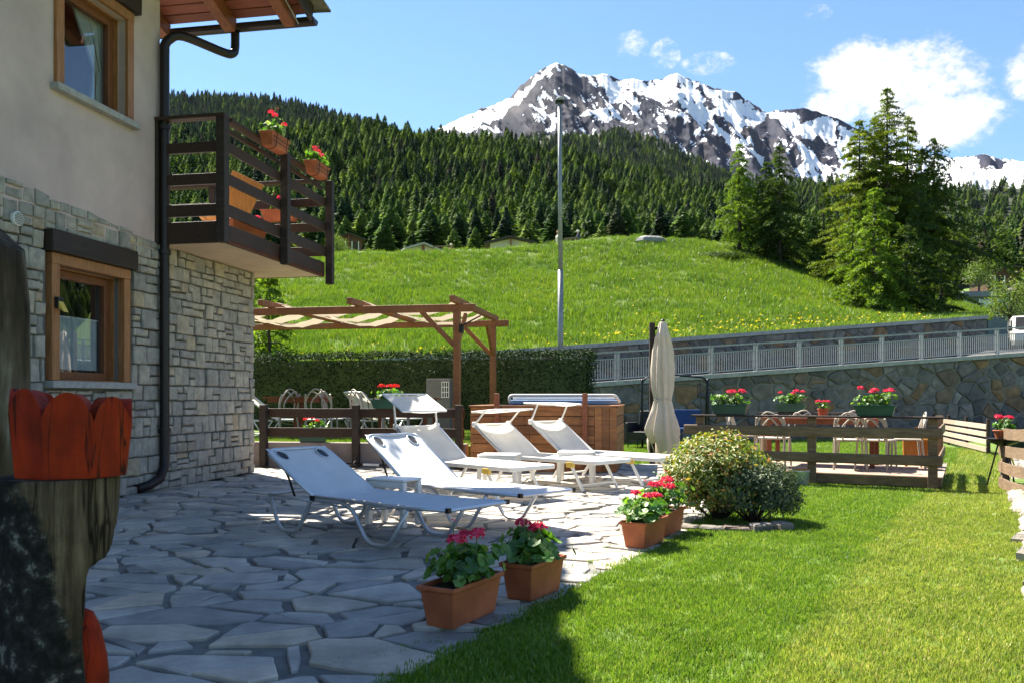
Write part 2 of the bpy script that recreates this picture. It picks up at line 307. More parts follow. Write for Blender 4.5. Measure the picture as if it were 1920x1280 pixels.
def grass_mat(name, stops, patch, pscale, stripes=False):
    m, t, p = new_mat(name); t.nodes.remove(p)
    col = ramp(t, rand_val(t), stops)
    g = nd(t, 'ShaderNodeNewGeometry'); mp = nd(t, 'ShaderNodeMapping'); t.links.new(g.outputs['Position'], mp.inputs[0])
    n = nd(t, 'ShaderNodeTexNoise'); t.links.new(mp.outputs[0], n.inputs['Vector']); n.inputs['Scale'].default_value = pscale; n.inputs['Detail'].default_value = 5; n.inputs['Roughness'].default_value = .62
    col = mixrgb(t, 1.0, col, ramp(t, n.outputs[0], patch), 'MULTIPLY')
    if stripes:                           # mower tracks along the lawn
        mp.inputs['Rotation'].default_value = (0, 0, 0)
        sp = nd(t, 'ShaderNodeVectorMath', operation='DOT_PRODUCT'); t.links.new(g.outputs['Position'], sp.inputs[0]); sp.inputs[1].default_value = (.8669, -.4985, 0)
        a = nd(t, 'ShaderNodeMath', operation='MULTIPLY_ADD'); t.links.new(n.outputs[0], a.inputs[0]); a.inputs[1].default_value = .3; t.links.new(sp.outputs['Value'], a.inputs[2])
        mr = nd(t, 'ShaderNodeMapRange'); t.links.new(a.outputs[0], mr.inputs[0]); mr.inputs[1].default_value = -.62; mr.inputs[2].default_value = -.52
        col = mixrgb(t, mr.outputs[0], mixrgb(t, 1.0, col, (.86, .95, .9), 'MULTIPLY'), mixrgb(t, 1.0, col, (1.45, 1.2, 2.2), 'MULTIPLY'))
    d = nd(t, 'ShaderNodeBsdfDiffuse'); tr = nd(t, 'ShaderNodeBsdfTranslucent'); a = nd(t, 'ShaderNodeMixShader'); a.inputs[0].default_value = .45
    t.links.new(col, d.inputs[0]); t.links.new(col, tr.inputs[0]); t.links.new(d.outputs[0], a.inputs[1]); t.links.new(tr.outputs[0], a.inputs[2])
    gl = nd(t, 'ShaderNodeBsdfGlossy'); gl.inputs['Roughness'].default_value = .45; b = nd(t, 'ShaderNodeMixShader'); b.inputs[0].default_value = .05
    t.links.new(a.outputs[0], b.inputs[1]); t.links.new(gl.outputs[0], b.inputs[2]); t.links.new(b.outputs[0], t.nodes['Material Output'].inputs[0]); return m
M['lawn_grass'] = grass_mat('lawn_grass', [(0, (.12, .215, .010)), (.5, (.185, .30, .016)), (.85, (.28, .37, .03)), (1, (.40, .40, .08))], [(.3, (.72, .78, .7)), (.55, (1, 1, 1)), (.75, (1.3, 1.15, 1.2))], 2.2, True)
M['hill_grass'] = grass_mat('hill_grass', [(0, (.085, .175, .005)), (.5, (.135, .24, .007)), (.9, (.20, .295, .012)), (1, (.30, .32, .045))], [(.3, (.62, .7, .62)), (.5, (1, 1, 1)), (.7, (1.25, 1.12, 1.05))], .33)
M['yellow_flower'] = leaf_mat('yellow_flower', [(0, (.65, .50, .02)), (1, (.85, .70, .04))], .3, .02)
# ------------------------------------------------------------ scatter (for what nobody could count)
def source_collection(name, obs):
    c = bpy.data.collections.new(name)
    for me, m in obs:
        me.materials.append(m); o = bpy.data.objects.new(name, me); c.objects.link(o)
    return c
def scatter(name, pts, rots, scl, idx, coll, parent=None):
    me = bpy.data.meshes.new(name); me.from_pydata([tuple(p) for p in pts], [], [])
    a = me.attributes.new('rot', 'FLOAT_VECTOR', 'POINT'); a.data.foreach_set('vector', np.array(rots, dtype=np.float32).ravel())
    a = me.attributes.new('scl', 'FLOAT', 'POINT'); a.data.foreach_set('value', np.array(scl, dtype=np.float32))
    a = me.attributes.new('idx', 'INT', 'POINT'); a.data.foreach_set('value', np.array(idx, dtype=np.int32))
    o = bpy.data.objects.new(name, me); COL.objects.link(o); o['kind'] = 'stuff'
    if parent: o.parent = parent
    g = bpy.data.node_groups.new('scatter_' + name, 'GeometryNodeTree')
    g.interface.new_socket('Geometry', in_out='INPUT', socket_type='NodeSocketGeometry'); g.interface.new_socket('Geometry', in_out='OUTPUT', socket_type='NodeSocketGeometry')
    n = g.nodes; L = g.links; gi = n.new('NodeGroupInput'); go = n.new('NodeGroupOutput')
    ci = n.new('GeometryNodeCollectionInfo'); ci.inputs['Collection'].default_value = coll; ci.inputs['Separate Children'].default_value = True; ci.inputs['Reset Children'].default_value = True
    io = n.new('GeometryNodeInstanceOnPoints'); io.inputs['Pick Instance'].default_value = True
    def na(nm, ty):
        x = n.new('GeometryNodeInputNamedAttribute'); x.data_type = ty; x.inputs[0].default_value = nm; return x.outputs[0]
    L.new(gi.outputs[0], io.inputs['Points']); L.new(ci.outputs[0], io.inputs['Instance'])
    L.new(na('idx', 'INT'), io.inputs['Instance Index']); L.new(na('rot', 'FLOAT_VECTOR'), io.inputs['Rotation']); L.new(na('scl', 'FLOAT'), io.inputs['Scale'])
    L.new(io.outputs[0], go.inputs[0])
    md = o.modifiers.new('scatter', 'NODES'); md.node_group = g
    return o

# ------------------------------------------------------------ polygons: Voronoi pieces
def clip(poly, p, n):
    out = []; m = len(poly)
    for i in range(m):
        a, b = poly[i], poly[(i + 1) % m]; da = (a[0]-p[0])*n[0] + (a[1]-p[1])*n[1]; db = (b[0]-p[0])*n[0] + (b[1]-p[1])*n[1]
        if da <= 0: out.append(a)
        if (da < 0 < db) or (db < 0 < da):
            t = da / (da - db); out.append((a[0] + (b[0]-a[0])*t, a[1] + (b[1]-a[1])*t))
    return out
def area(p): return .5 * abs(sum(p[i][0]*p[(i+1) % len(p)][1] - p[(i+1) % len(p)][0]*p[i][1] for i in range(len(p))))
def inside(poly, x, y):
    c = False; n = len(poly)
    for i in range(n):
        (x1, y1), (x2, y2) = poly[i], poly[(i+1) % n]
        if (y1 > y) != (y2 > y) and x < (x2-x1)*(y-y1)/(y2-y1) + x1: c = not c
    return c
def voronoi(seeds, gap, hull_clip=None, sx=1.0, wmax=0.0, split=0.0, smin=.05):
    wt_ = [random.uniform(0, wmax) ** 2 for _ in seeds]
    S2 = np.array(seeds) * np.array([1 / sx, 1]); cells = []
    for i, s in enumerate(S2):
        d = ((S2 - s) ** 2).sum(1); near = np.argsort(d)[1:22]
        poly = [(s[0]-2, s[1]-2), (s[0]+2, s[1]-2), (s[0]+2, s[1]+2), (s[0]-2, s[1]+2)]
        for j in near:
            n = S2[j] - s; l = math.hypot(*n)
            if l < 1e-6: continue
            n = n / l; h = min(.85, max(.15, .5 + (wt_[i] - wt_[j]) / (2 * l * l))); mid = s + n * (l * h) - n * gap * random.uniform(.3, .8)
            poly = clip(poly, mid, n)
            if len(poly) < 3: break
        if len(poly) >= 3:
            poly = [(x * sx, y) for x, y in poly]
            if hull_clip:
                for p, n in hull_clip:
                    poly = clip(poly, p, n)
                    if len(poly) < 3: break
        if len(poly) >= 3:
            if random.random() < split and area(poly) > smin:
                cx, cy = sum(p[0] for p in poly) / len(poly), sum(p[1] for p in poly) / len(poly); a = random.uniform(0, math.pi); n = (math.cos(a), math.sin(a)); o = random.uniform(-.06, .06); g2 = gap * random.uniform(.3, .7)
                for sg in (1, -1):
                    pc = clip(poly, (cx + n[0] * (o - sg * g2 * .5), cy + n[1] * (o - sg * g2 * .5)), (n[0] * sg, n[1] * sg))
                    if len(pc) >= 3: cells.append(pc)
            else: cells.append(poly)
    return cells
def poisson(x0, x1, y0, y1, rmin, rmax, tries, ok=None, sx=1.0):
    pts = []; g = {}; cs = rmax
    for _ in range(tries):
        x, y = random.uniform(x0, x1), random.uniform(y0, y1)
        if ok and not ok(x, y): continue
        r = random.uniform(rmin, rmax) if random.random() < .7 else rmin; kx, ky = int(x / cs), int(y / cs); good = True
        for i in range(kx-2, kx+3):
            for j in range(ky-2, ky+3):
                for (a, b, rr) in g.get((i, j), ()):
                    if math.hypot((a-x)/sx, b-y) < (r + rr) / 2: good = False; break
                if not good: break
            if not good: break
        if good: pts.append((x, y)); g.setdefault((kx, ky), []).append((x, y, r))
    return pts
def round_poly(poly, jit, sub=True):
    """drops tiny edges, subdivides long ones with a little wander"""
    out = []
    n = len(poly)
    for i in range(n):
        a, b = poly[i], poly[(i+1) % n]; l = math.hypot(b[0]-a[0], b[1]-a[1])
        if l < jit * 1.2: continue
        out.append((a[0] + random.uniform(-jit, jit) * .5, a[1] + random.uniform(-jit, jit) * .5))
        if sub and l > jit * 9:
            k = 2 if l > jit * 22 else 1
            for q in range(k):
                t = (q + 1) / (k + 1) + random.uniform(-.1, .1); o = random.uniform(-jit, jit) * .7
                out.append((a[0] + (b[0]-a[0])*t - (b[1]-a[1])/l*o, a[1] + (b[1]-a[1])*t + (b[0]-a[0])/l*o))
    return out
def slab(poly, h0, h1, cham, tilt=0, dome=0):
    """verts/faces of a stone in (u, w, h) with a chamfered top"""
    n = len(poly); cx = sum(p[0] for p in poly) / n; cy = sum(p[1] for p in poly) / n
    tx, ty = random.uniform(-tilt, tilt), random.uniform(-tilt, tilt)
    vs = [(x, y, h0) for x, y in poly]
    vs += [(x, y, h1 - cham + (x-cx)*tx + (y-cy)*ty) for x, y in poly]
    for x, y in poly:
        l = max(1e-6, math.hypot(x-cx, y-cy)); k = max(0, l - cham * 1.3) / l
        vs.append((cx + (x-cx)*k, cy + (y-cy)*k, h1 + (x-cx)*tx + (y-cy)*ty + random.uniform(-.15, .15) * cham))
    vs.append((cx, cy, h1 + dome))
    fs = []
    for i in range(n):
        j = (i + 1) % n
        fs += [(i, j, n+j, n+i), (n+i, n+j, 2*n+j, 2*n+i), (2*n+i, 2*n+j, 3*n)]
    return vs, fs
def stone_objects(cells_vf, fr, mt, parent, name, limit, nearkey):
    """cells_vf: list of (verts, faces) already in parent space; first `limit` by nearkey are parts, the rest one stuff part"""
    order = sorted(range(len(cells_vf)), key=nearkey)
    for i in order[:limit]:
        me = bpy.data.meshes.new(name); me.from_pydata([fr(v) for v in cells_vf[i][0]], [], cells_vf[i][1]); me.update(); link(name, me, mt, parent)
    if order[limit:]:
        b = MB()
        for i in order[limit:]: b.add([fr(v) for v in cells_vf[i][0]], cells_vf[i][1])
        b.build(name + '_rest', mt, parent, kind='stuff')

# ------------------------------------------------------------ ground sheets
def lawn_z(x, y): return -.24 * sstep(6.6, 11.2, y)
g = MB(); g.add([(-4000, -600, -1.2), (5000, -600, -1.2), (5000, 5200, -1.2), (-4000, 5200, -1.2)], [(0, 1, 2, 3)])
tag(g.build('ground', M['lawn_ground']), kind='structure')
EDGE = [(-1.99, -.06), (-.385, 3.04), (.29, 4.33), (.86, 5.42), (1.34, 6.37), (1.72, 7.2), (2.15, 9.0), (2.35, 12.4)]      # terrace / lawn edge
def edge_x(y): return interp([(b, a) for a, b in EDGE], y)
lawn = MB(); ny, nx = 70, 30
for j in range(ny + 1):
    y = -.06 + (29 + .06) * (j / ny) ** 1.5
    xa = edge_x(y) - .03 if y < 12.45 else 2.3 - 9 * sstep(12.45, 14, y) * 0 - .0; xb = 2.58 + .575 * (y - 4.28) + .1 if y < 18.5 else 10.9 + .36 * (y - 18.5) + .6
    if y > 12.4: xa = -1.0
    for i in range(nx + 1):
        x = xa + (xb - xa) * i / nx; lawn.v.append((x, y, lawn_z(x, y) + noise.noise((x * 1.5, y * 1.5, 0)) * .008 - .004))
for j in range(ny):
    for i in range(nx): a = j * (nx + 1) + i; lawn.f.append((a, a + 1, a + nx + 2, a + nx + 1))
tag(lawn.build('lawn', M['lawn_ground'], smooth=True), kind='structure')
out = MB(); out.add([(2.6, -.06, -.03), (60, -.06, -.4), (60, 18, -.5), (10.7, 18.5, -.3), (4.0, 6.4, -.05)], [(0, 1, 2, 3, 4)])
tag(out.build('meadow', M['lawn_ground']), kind='structure')

# terrace: joint bed with crazy paving, each slab its own piece
TP = [(-9, -2), (-2.94, -2)] + EDGE + [(-3.0, 13.3), (-9, 14)]
bed = MB(); bed.prism(TP, -.3, -.014)
terrace = tag(bed.build('terrace', M['joint']), kind='structure')
def in_terrace(x, y): return -4.9 < x < edge_x(y) - .08 and .4 < y < 13.0 and x > -5.7 + .1835 * y
random.seed(21)
cells = voronoi(poisson(-5, 2.4, .4, 13, .12, .40, 15000, in_terrace, 1.4), .026, [((x1, y1), ((y2-y1), -(x2-x1))) for (x1, y1), (x2, y2) in zip(EDGE[:1] + EDGE[4:5], EDGE[4:5] + EDGE[6:7])], 1.4, .26, .55, .05)
vf = []; keep = []
for c in cells:
    c = [(x, y) for x, y in c]
    cx, cy = sum(p[0] for p in c) / len(c), sum(p[1] for p in c) / len(c)
    if not in_terrace(cx, cy) or max(abs(p[0]-cx) for p in c) > .8: continue
    c = round_poly(c, .019)
    if len(c) < 3 or area(c) < .006: continue
    vf.append(slab(c, -.03, random.uniform(-.004, .010), .006, .012)); keep.append((cx, cy))
def vis_key(i):
    x, y = keep[i]; px = 960 + F * x / max(y, .3); vis = y > 2.7 and 60 < px < 1400
    return (0 if vis else 1, y)
stone_objects(vf, lambda v: v, M['pave'], terrace, 'paving_stone', 300, vis_key)

# kerb of pale stones along the right side
kd = Vector((.4985, .8669, 0)); kn = Vector((.8669, -.4985, 0)); k0 = Vector((2.58, 4.28, 0)) - kd * 5 + kn * .15
kerb = thing('stone_kerb', 'low kerb of pale rough stones along the right lawn edge', 'kerb', k0, math.atan2(kd.y, kd.x))
random.seed(5)
core = MB(); n = 30
for i in range(n + 1):
    s = 21 * i / n; w = k0 + kd * s; z = lawn_z(w.x, w.y)
    core.v += [(s, .05, z - .3), (s, .05, z + .012), (s, -.36, z + .012), (s, -.36, z - .3)]
for i in range(n):
    for k in range(3): a = 4*i + k; core.f.append((a, a + 4, a + 5, a + 1))
core.build('mortar_bed', M['mortar'], kerb)
s = 0.0
while s < 20.5:
    for row in range(2):
        l = random.uniform(.16, .36); w = k0 + kd * s; z = lawn_z(w.x, w.y); y0 = .11 - row * .23 + random.uniform(-.05, .05)
        poly = round_poly([(s + random.uniform(-.04, .04), y0 - .2), (s + l, y0 - .21), (s + l + random.uniform(-.05, .05), y0), (s, y0 + random.uniform(-.03, .03))], .035)
        vs, fs = slab(poly, z - .06, z + random.uniform(.01, .07), .035, .12, .03); b = MB(); b.add(vs, fs); b.build('stone', M['kerb_stone'], kerb)
    s += random.uniform(.2, .30)

# ------------------------------------------------------------ retaining walls, road, hill
def q(px): return (px - 960) / F
def low_d(px): return 79.6 / (3.555 - q(px))
def up_d(px): return 99.13 / (3.66 - q(px))
def low_pt(px): d = low_d(px); return Vector((q(px) * d, d, 0))
def up_pt(px): d = up_d(px); return Vector((q(px) * d, d, 0))
LA, LB = low_pt(1000), low_pt(2250); LROAD = (low_pt(1960) - LA).length; LDIR = (LB - LA).normalized(); LLEN = (LB - LA).length
def cop_z(s):                              # coping height along the lower wall
    a = (low_pt(1110) - LA).length; b = (low_pt(1920) - LA).length; return 1.41 + (2.45 - 1.41) * (s - a) / (b - a)
UA, UB = up_pt(560), up_pt(1850); UDIR = (UB - UA).normalized(); ULEN = (UB - UA).length
def uw_z(s):
    a = (up_pt(1110) - UA).length; return 2.76 + (4.1 - 2.76) * (s - a) / (ULEN - a)
def rubble_wall(name, label, A, DIR, LEN, z0, ztop, s_vis, gmin, gmax, cop_t, seed):
    random.seed(seed)
    t = thing(name, label, 'wall', (A.x, A.y, 0), math.atan2(DIR.y, DIR.x))
    n = 24; b = MB()
    for i in range(n + 1):
        s = LEN * i / n; b.v += [(s, .0, z0), (s, .0, ztop(s)), (s, .55, ztop(s)), (s, .55, z0)]
    for i in range(n):
        for k in range(4): a = 4*i + k; c = 4*i + (k+1) % 4; b.f.append((a, a + 4, c + 4, c)[::-1])
    b.f += [(0, 1, 2, 3), (4*n+3, 4*n+2, 4*n+1, 4*n)]
    b.build('mortar', M['rubble_mortar'], t)
    sd_ = poisson(s_vis, LEN, z0, ztop(LEN) + .1, gmin, gmax, 7000, lambda s, z: z < ztop(s) + .05, 1.45)
    sl = (ztop(LEN) - ztop(0)) / LEN
    cells = voronoi(sd_, .03, [((0, ztop(0) - .02), (-sl, 1)), ((LEN, 0), (1, 0)), ((s_vis, 0), (-1, 0)), ((0, z0), (0, -1))], 1.45, .3, .25, .15)
    vfs = []
    for c in cells:
        c = round_poly(c, .035)
        if len(c) >= 3 and area(c) > .008: vfs.append(slab(c, -.05, random.uniform(.01, .055), .022, .07, random.uniform(.005, .03)))
    stone_objects(vfs, lambda v: (v[0], -v[2], v[1]), M['rubble'], t, 'stone', 300, lambda i: vfs[i][0][0][0])
    c = MB()
    for i in range(n + 1):
        s = LEN * i / n; z = ztop(s) + .002; c.v += [(s, -.1, z), (s, -.1, z + cop_t), (s, .6, z + cop_t), (s, .6, z)]
    for i in range(n):
        for k in range(4): a = 4*i + k; e = 4*i + (k+1) % 4; c.f.append((a, a + 4, e + 4, e)[::-1])
    c.f += [(0, 1, 2, 3), (4*n+3, 4*n+2, 4*n+1, 4*n)]
    c.build('coping', M['concrete'], t)
    return t
rubble_wall('retaining_wall', 'tall rubble stone retaining wall carrying the railing, behind the wooden deck', LA, LDIR, LLEN, -.4, lambda s: cop_z(s) - .12, 1.0, .22, .50, .12, 3)
rubble_wall('roadside_wall', 'rubble stone wall behind the road at the foot of the grassy hill', UA, UDIR, ULEN, .6, lambda s: uw_z(s) - .12, 4.0, .26, .5, .13, 4)
road = MB(); rp = []
for i in range(25):
    s = LROAD * i / 24; a = LA + LDIR * s; z = cop_z(s) - .02; nrm = Vector((-LDIR.y, LDIR.x, 0)); rp.append((a + nrm * .5, a + nrm * 6.2, z))
e = rp[-1]
for (px, d, z) in ((1990, 33, 2.9), (1960, 42, 3.4), (1950, 52, 3.9), (1980, 70, 4.5)):
    rp.append((Vector((q(px + 40) * d + 2, d, 0)), Vector((q(px) * d - 4.0, d, 0)), z))
for a, b, z in rp: road.v += [(a.x, a.y, z), (b.x, b.y, z)]
for i in range(len(rp) - 1): k = 2*i; road.f.append((k, k + 2, k + 3, k + 1))
tag(road.build('road', M['asphalt']), kind='structure')
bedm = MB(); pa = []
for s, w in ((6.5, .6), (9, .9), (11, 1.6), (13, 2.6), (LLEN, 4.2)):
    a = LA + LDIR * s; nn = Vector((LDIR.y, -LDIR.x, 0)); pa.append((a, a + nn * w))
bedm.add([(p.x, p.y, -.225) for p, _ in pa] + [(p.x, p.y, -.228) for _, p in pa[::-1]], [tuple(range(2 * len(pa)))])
tag(bedm.build('bed_and_wall_shade', M['soil_and_shade']), kind='structure')  # soil border at the wall foot; dark sheet also stands in for wall shadow

CREST = [(0, 500), (300, 482), (600, 471), (800, 473), (900, 470), (1000, 463), (1100, 453), (1200, 445), (1300, 447), (1400, 462), (1500, 488), (1600, 515), (1700, 545), (1800, 572), (1850, 588), (1960, 600)]
DC = 52.0
def hill_pt(px, t):
    d0 = up_d(px) + .3; s = (up_pt(px) - UA).length * (1 if px >= 560 else -1); zb = uw_z(min(s, ULEN)) - .12
    yb = HY - (zb - EYE) * F / d0; yc = min(interp(CREST, px), yb - 5)
    if t <= 1:
        d = d0 + (DC - d0) * t; y = yb + (yc - yb) * (t ** .85); p = at(px, y, d)
    else:
        k = t - 1; d = DC + 70 * k; p = at(px, yc, DC); p = Vector((q(px) * d, d, p.z - 9 * sstep(0, 1, k) - .4 * min(1, k * 8)))
    b = sstep(0, .12, t)
    p.z += b * (noise.fractal((p.x * .13, p.y * .13, 1), 1, 2, 4) * .22 + noise.fractal((p.x * .6, p.y * .6, 5), 1, 2, 3) * .06)
    return p
hill = MB(); ts = [i / 46 for i in range(47)] + [1.04, 1.12, 1.3, 1.6, 2.0]; pxs = [0 + 1852 * i / 110 for i in range(111)]
for px in pxs:
    for t in ts: hill.v.append(tuple(hill_pt(px, t)))
m = len(ts)
for i in range(len(pxs) - 1):
    for j in range(m - 1): a = i * m + j; hill.f.append((a, a + m, a + m + 1, a + 1))
tag(hill.build('grassy_hill', M['lawn_ground'], smooth=True), kind='structure')

# grass tufts
def tuft(nb, h, r, w, seed):
    random.seed(seed); b = MB()
    for _ in range(nb):
        a = random.uniform(0, 6.28); rr = r * math.sqrt(random.random()); o = Vector((rr * math.cos(a), rr * math.sin(a), -.005)); hh = h * random.uniform(.55, 1.1)
        ln = Vector((random.uniform(-1, 1), random.uniform(-1, 1), 0)) * hh * .45; sd_ = Vector((-math.sin(a), math.cos(a), 0)) * w
        mid = o + Vector((0, 0, hh * .55)) + ln * .3; tip = o + Vector((0, 0, hh)) + ln
        b.add([o - sd_, o + sd_, mid + sd_ * .8, mid - sd_ * .8, tip], [(0, 1, 2, 3), (3, 2, 4)])
    return b.mesh('grass_tuft')
lawn_src = source_collection('lawn_tufts', [(tuft(28, .028, .06, .0022, s), M['lawn_grass']) for s in range(5)])
random.seed(11); pts = []; rot = []; sc = []
def lawn_right(y): return 2.58 + .575 * (y - 4.28) - .02 if y < 18.5 else 10.7
def add_tuft(x, y, z, s):
    pts.append((x, y, z)); rot.append((0, 0, random.uniform(0, 6.28))); sc.append(s)
for (ya, yb_, dens) in ((1.6, 4.5, 780), (4.5, 7, 560), (7, 12.2, 230), (12.2, 25, 80)):
    for _ in range(int((yb_ - ya) * 9 * dens)):
        y = random.uniform(ya, yb_); x = random.uniform(-1.2, 7.8) if 5 < y < 12 else random.uniform(-2.2, 6.8) if y < 12 else random.uniform(1.5, 14)
        xa = edge_x(y) if y < 12.4 else 2.0
        if x < xa - random.uniform(0, .05) or x > lawn_right(y) + .1 + random.uniform(0, .05): continue
        if 11.3 < y < 16 and abs(x) < 0: continue
        add_tuft(x, y, lawn_z(x, y), random.uniform(.75, 1.25) * (1 if y < 7 else 1.5 if y < 12.2 else 2.4))
for _ in range(5200):                       # raised lawn behind the low wall
    x, y = random.uniform(-4.2, -.4), random.uniform(12.7, 17.6); add_tuft(x, y, .3, random.uniform(1.6, 2.6))
for _ in range(9000):                       # rougher grass beyond the kerb
    y = random.uniform(3, 18); x = lawn_right(y) + .75 + random.random() ** 1.6 * 14; add_tuft(x, y, -.03 - .33 * min(1, (x - 2.6) / 40) - .2 * sstep(6, 16, y), random.uniform(1.6, 3.2))
for _ in range(60):                         # weeds in the joints near the edge
    y = random.uniform(2.8, 6.6); add_tuft(edge_x(y) - random.uniform(.0, .5) ** 1.5, y, -.004, random.uniform(.35, .9))
o = scatter('lawn_grass', pts, rot, sc, [random.randrange(5) for _ in pts], lawn_src); tag(o, 'short mown bright green grass of the lawn', 'grass')
hill_src = source_collection('hill_tufts', [(tuft(22, .30, .26, .012, 50 + s), M['hill_grass']) for s in range(5)])
random.seed(12); pts, rot, sc, ids = [], [], [], []
for _ in range(34000):
    px = random.uniform(120, 1850); t = random.random(); p = hill_pt(px, t)
    if random.random() > p.y / 52: continue
    k = noise.fractal((p.x * .25, p.y * .25, 9), 1, 2, 3)
    pts.append(p); rot.append((0, 0, random.uniform(0, 6.28))); sc.append(random.uniform(.55, 1.05) * (1 + .5 * max(0, k)) * (.7 if t > .96 else 1)); ids.append(random.randrange(5))
o = scatter('meadow_grass', pts, rot, sc, ids, hill_src); tag(o, 'long bright green meadow grass covering the hill', 'grass')
fl = MB()
for i in range(5): a = i * 1.2566; fl.add([(0, 0, .28), (.05*math.cos(a), .05*math.sin(a), .30), (.05*math.cos(a+.9), .05*math.sin(a+.9), .30)], [(0, 1, 2)])
fl_src = source_collection('yellow_flowers', [(fl.mesh('flower'), M['yellow_flower'])])
random.seed(13); pts, rot, sc = [], [], []
for _ in range(380):
    px = random.triangular(1000, 1840, 1560) if random.random() < .8 else random.uniform(520, 1500); t = abs(random.gauss(0, .05)) + .01 if random.random() < .72 else random.random() ** 2 * .6; p = hill_pt(px, t)
    pts.append(p); rot.append((random.uniform(-.9, .9), random.uniform(-.9, .9), random.uniform(0, 6))); sc.append(random.uniform(.6, 1.1))
o = scatter('wildflowers', pts, rot, sc, [0] * len(pts), fl_src); tag(o, 'small yellow wildflowers in the meadow above the stone wall', 'wildflowers')

# ------------------------------------------------------------ far terrain: forest slopes and snowy mountain
def slope_mesh(name, ridge, d0, d1, y0, px0, px1, nx, ny, rough, mt, drop=.25, profile=1.0):
    def fn(px, t):
        yr = interp(ridge, px); yb = interp(y0, px) if isinstance(y0, list) else y0
        d = d0 + (d1 - d0) * min(t, 1.0); y = yb + (yr - yb) * min(t, 1) ** profile; p = at(px, y, d)
        if t > 1: p = Vector((q(px) * d1 * t, d1 * t, p.z * (1 - drop * (t - 1) * 6)))
        p.z += noise.fractal((p.x / rough, p.y / rough, 3), 1, 2, 5) * rough * .045 * sstep(0, .1, t)
        return p
    b = MB(); tt = [j / ny for j in range(ny + 1)] + [1.06, 1.2]
    for i in range(nx + 1):
        for t in tt: b.v.append(tuple(fn(px0 + (px1 - px0) * i / nx, t)))
    m = len(tt)
    for i in range(nx):
        for j in range(m - 1): a = i * m + j; b.f.append((a, a + m, a + m + 1, a + 1))
    tag(b.build(name, mt, smooth=True), kind='structure'); return fn
M['forest_floor'] = mat('forest_floor', [(.3, (.012, .02, .008)), (.7, (.035, .045, .018))], .02, .95)
RID1 = [(0, 258), (320, 266), (420, 272), (520, 266), (620, 260), (690, 260), (760, 264), (830, 276), (900, 280), (960, 286), (1010, 297), (1060, 308), (1110, 322), (1160, 336), (1220, 353), (1290, 370), (1370, 384), (1450, 400), (1600, 420), (1750, 440), (2200, 450)]
RID2 = [(0, 170), (200, 178), (320, 190), (400, 191), (470, 200), (540, 211), (620, 224), (690, 240), (780, 265), (900, 300), (1000, 330)]
RID3 = [(700, 275), (840, 262), (950, 262), (1050, 262), (1112, 258), (1158, 245), (1187, 257), (1258, 280), (1312, 312), (1358, 332), (1383, 346), (1450, 358), (1600, 360), (2200, 380)]
RID4 = [(1250, 360), (1380, 348), (1500, 349), (1600, 352), (1790, 358), (1920, 352), (2060, 335), (2300, 300), (3000, 200), (4700, 20)]
F1 = slope_mesh('forest_slope', RID1, 240, 620, [(0, 520), (900, 515), (1400, 520), (2200, 560)], 60, 2100, 70, 40, 120, M['forest_floor'])
F2 = slope_mesh('forest_ridge', RID2, 700, 1500, 330, 0, 1000, 40, 20, 260, M['forest_floor'])
F3 = slope_mesh('forest_spur', RID3, 900, 1700, 400, 700, 1480, 40, 20, 260, M['forest_floor'])
F4 = slope_mesh('wooded_hillside', RID4, 260, 1250, [(1250, 500), (1700, 620), (1920, 690), (2300, 715), (4700, 735)], 1250, 4700, 90, 30, 180, M['forest_floor'])
slope_mesh('roadside_bank', [(1700, 560), (2400, 540)], 52, 118, [(1700, 652), (2400, 648)], 1800, 2500, 24, 12, 40, M['lawn_ground'])
def frond_tree(seed, nf, kind):
    random.seed(seed); b = MB(); lobes = [(random.uniform(0, 6.28), random.uniform(.1, .8), random.uniform(.7, 1.35)) for _ in range(7)]
    for _ in range(nf):
        t = random.random() ** .75; t = .06 + .94 * t
        if kind == 'larch': r = .33 * (1 - t) ** .62 * (.6 + .6 * random.random())
        else: r = .27 * (1 - t) ** .78 * (.7 + .5 * random.random())
        a = random.uniform(0, 6.283)
        for la_, lt_, lk_ in lobes:
            if abs(lt_ - t) < .12 and math.cos(a - la_) > .3: r *= lk_
        r = max(r, .012); u = Vector((math.cos(a), math.sin(a), 0)); w = Vector((-u.y, u.x, 0)) * random.uniform(.03, .055) * (1.15 - t * .5)
        i0 = u * r * random.uniform(.1, .45); dr = random.uniform(-.035, .012)
        o = Vector((0, 0, t)); p0 = o + i0 + Vector((0, 0, .02)); p1 = o + u * r + Vector((0, 0, dr)); pm = (p0 + p1) / 2
        b.add([p0, pm + w + Vector((0, 0, -.008)), p1, pm - w + Vector((0, 0, -.012)), pm + Vector((0, 0, .012))], [(0, 1, 4), (1, 2, 4), (2, 3, 4), (3, 0, 4)])
    b.add([(-.006, 0, .93), (.006, 0, .93), (0, 0, 1.03)], [(0, 1, 2)])
    return b
def trunk_lp(): return MB().tube([(0, 0, -.05), (0, 0, .5), (0, 0, .97)], [.014, .009, .002], 5)
FM = {}
def forest_mat(name, stops):
    m = leaf_mat(name, [(0, (.62, .66, .6)), (.5, (1, 1, 1)), (1, (1.3, 1.25, 1.2))], .42, .01); t = m.node_tree
    oi = nd(t, 'ShaderNodeObjectInfo'); tree = ramp(t, oi.outputs['Random'], stops)
    for n in list(t.nodes):
        if n.type in ('BSDF_DIFFUSE', 'BSDF_TRANSLUCENT'):
            old = n.inputs[0].links[0].from_socket; t.links.new(mixrgb(t, 1.0, old, tree, 'MULTIPLY'), n.inputs[0])
    return m
FM['larch'] = forest_mat('forest_larch', [(0, (.03, .07, .016)), (.35, (.06, .12, .02)), (.7, (.098, .17, .025)), (1, (.15, .22, .035))])
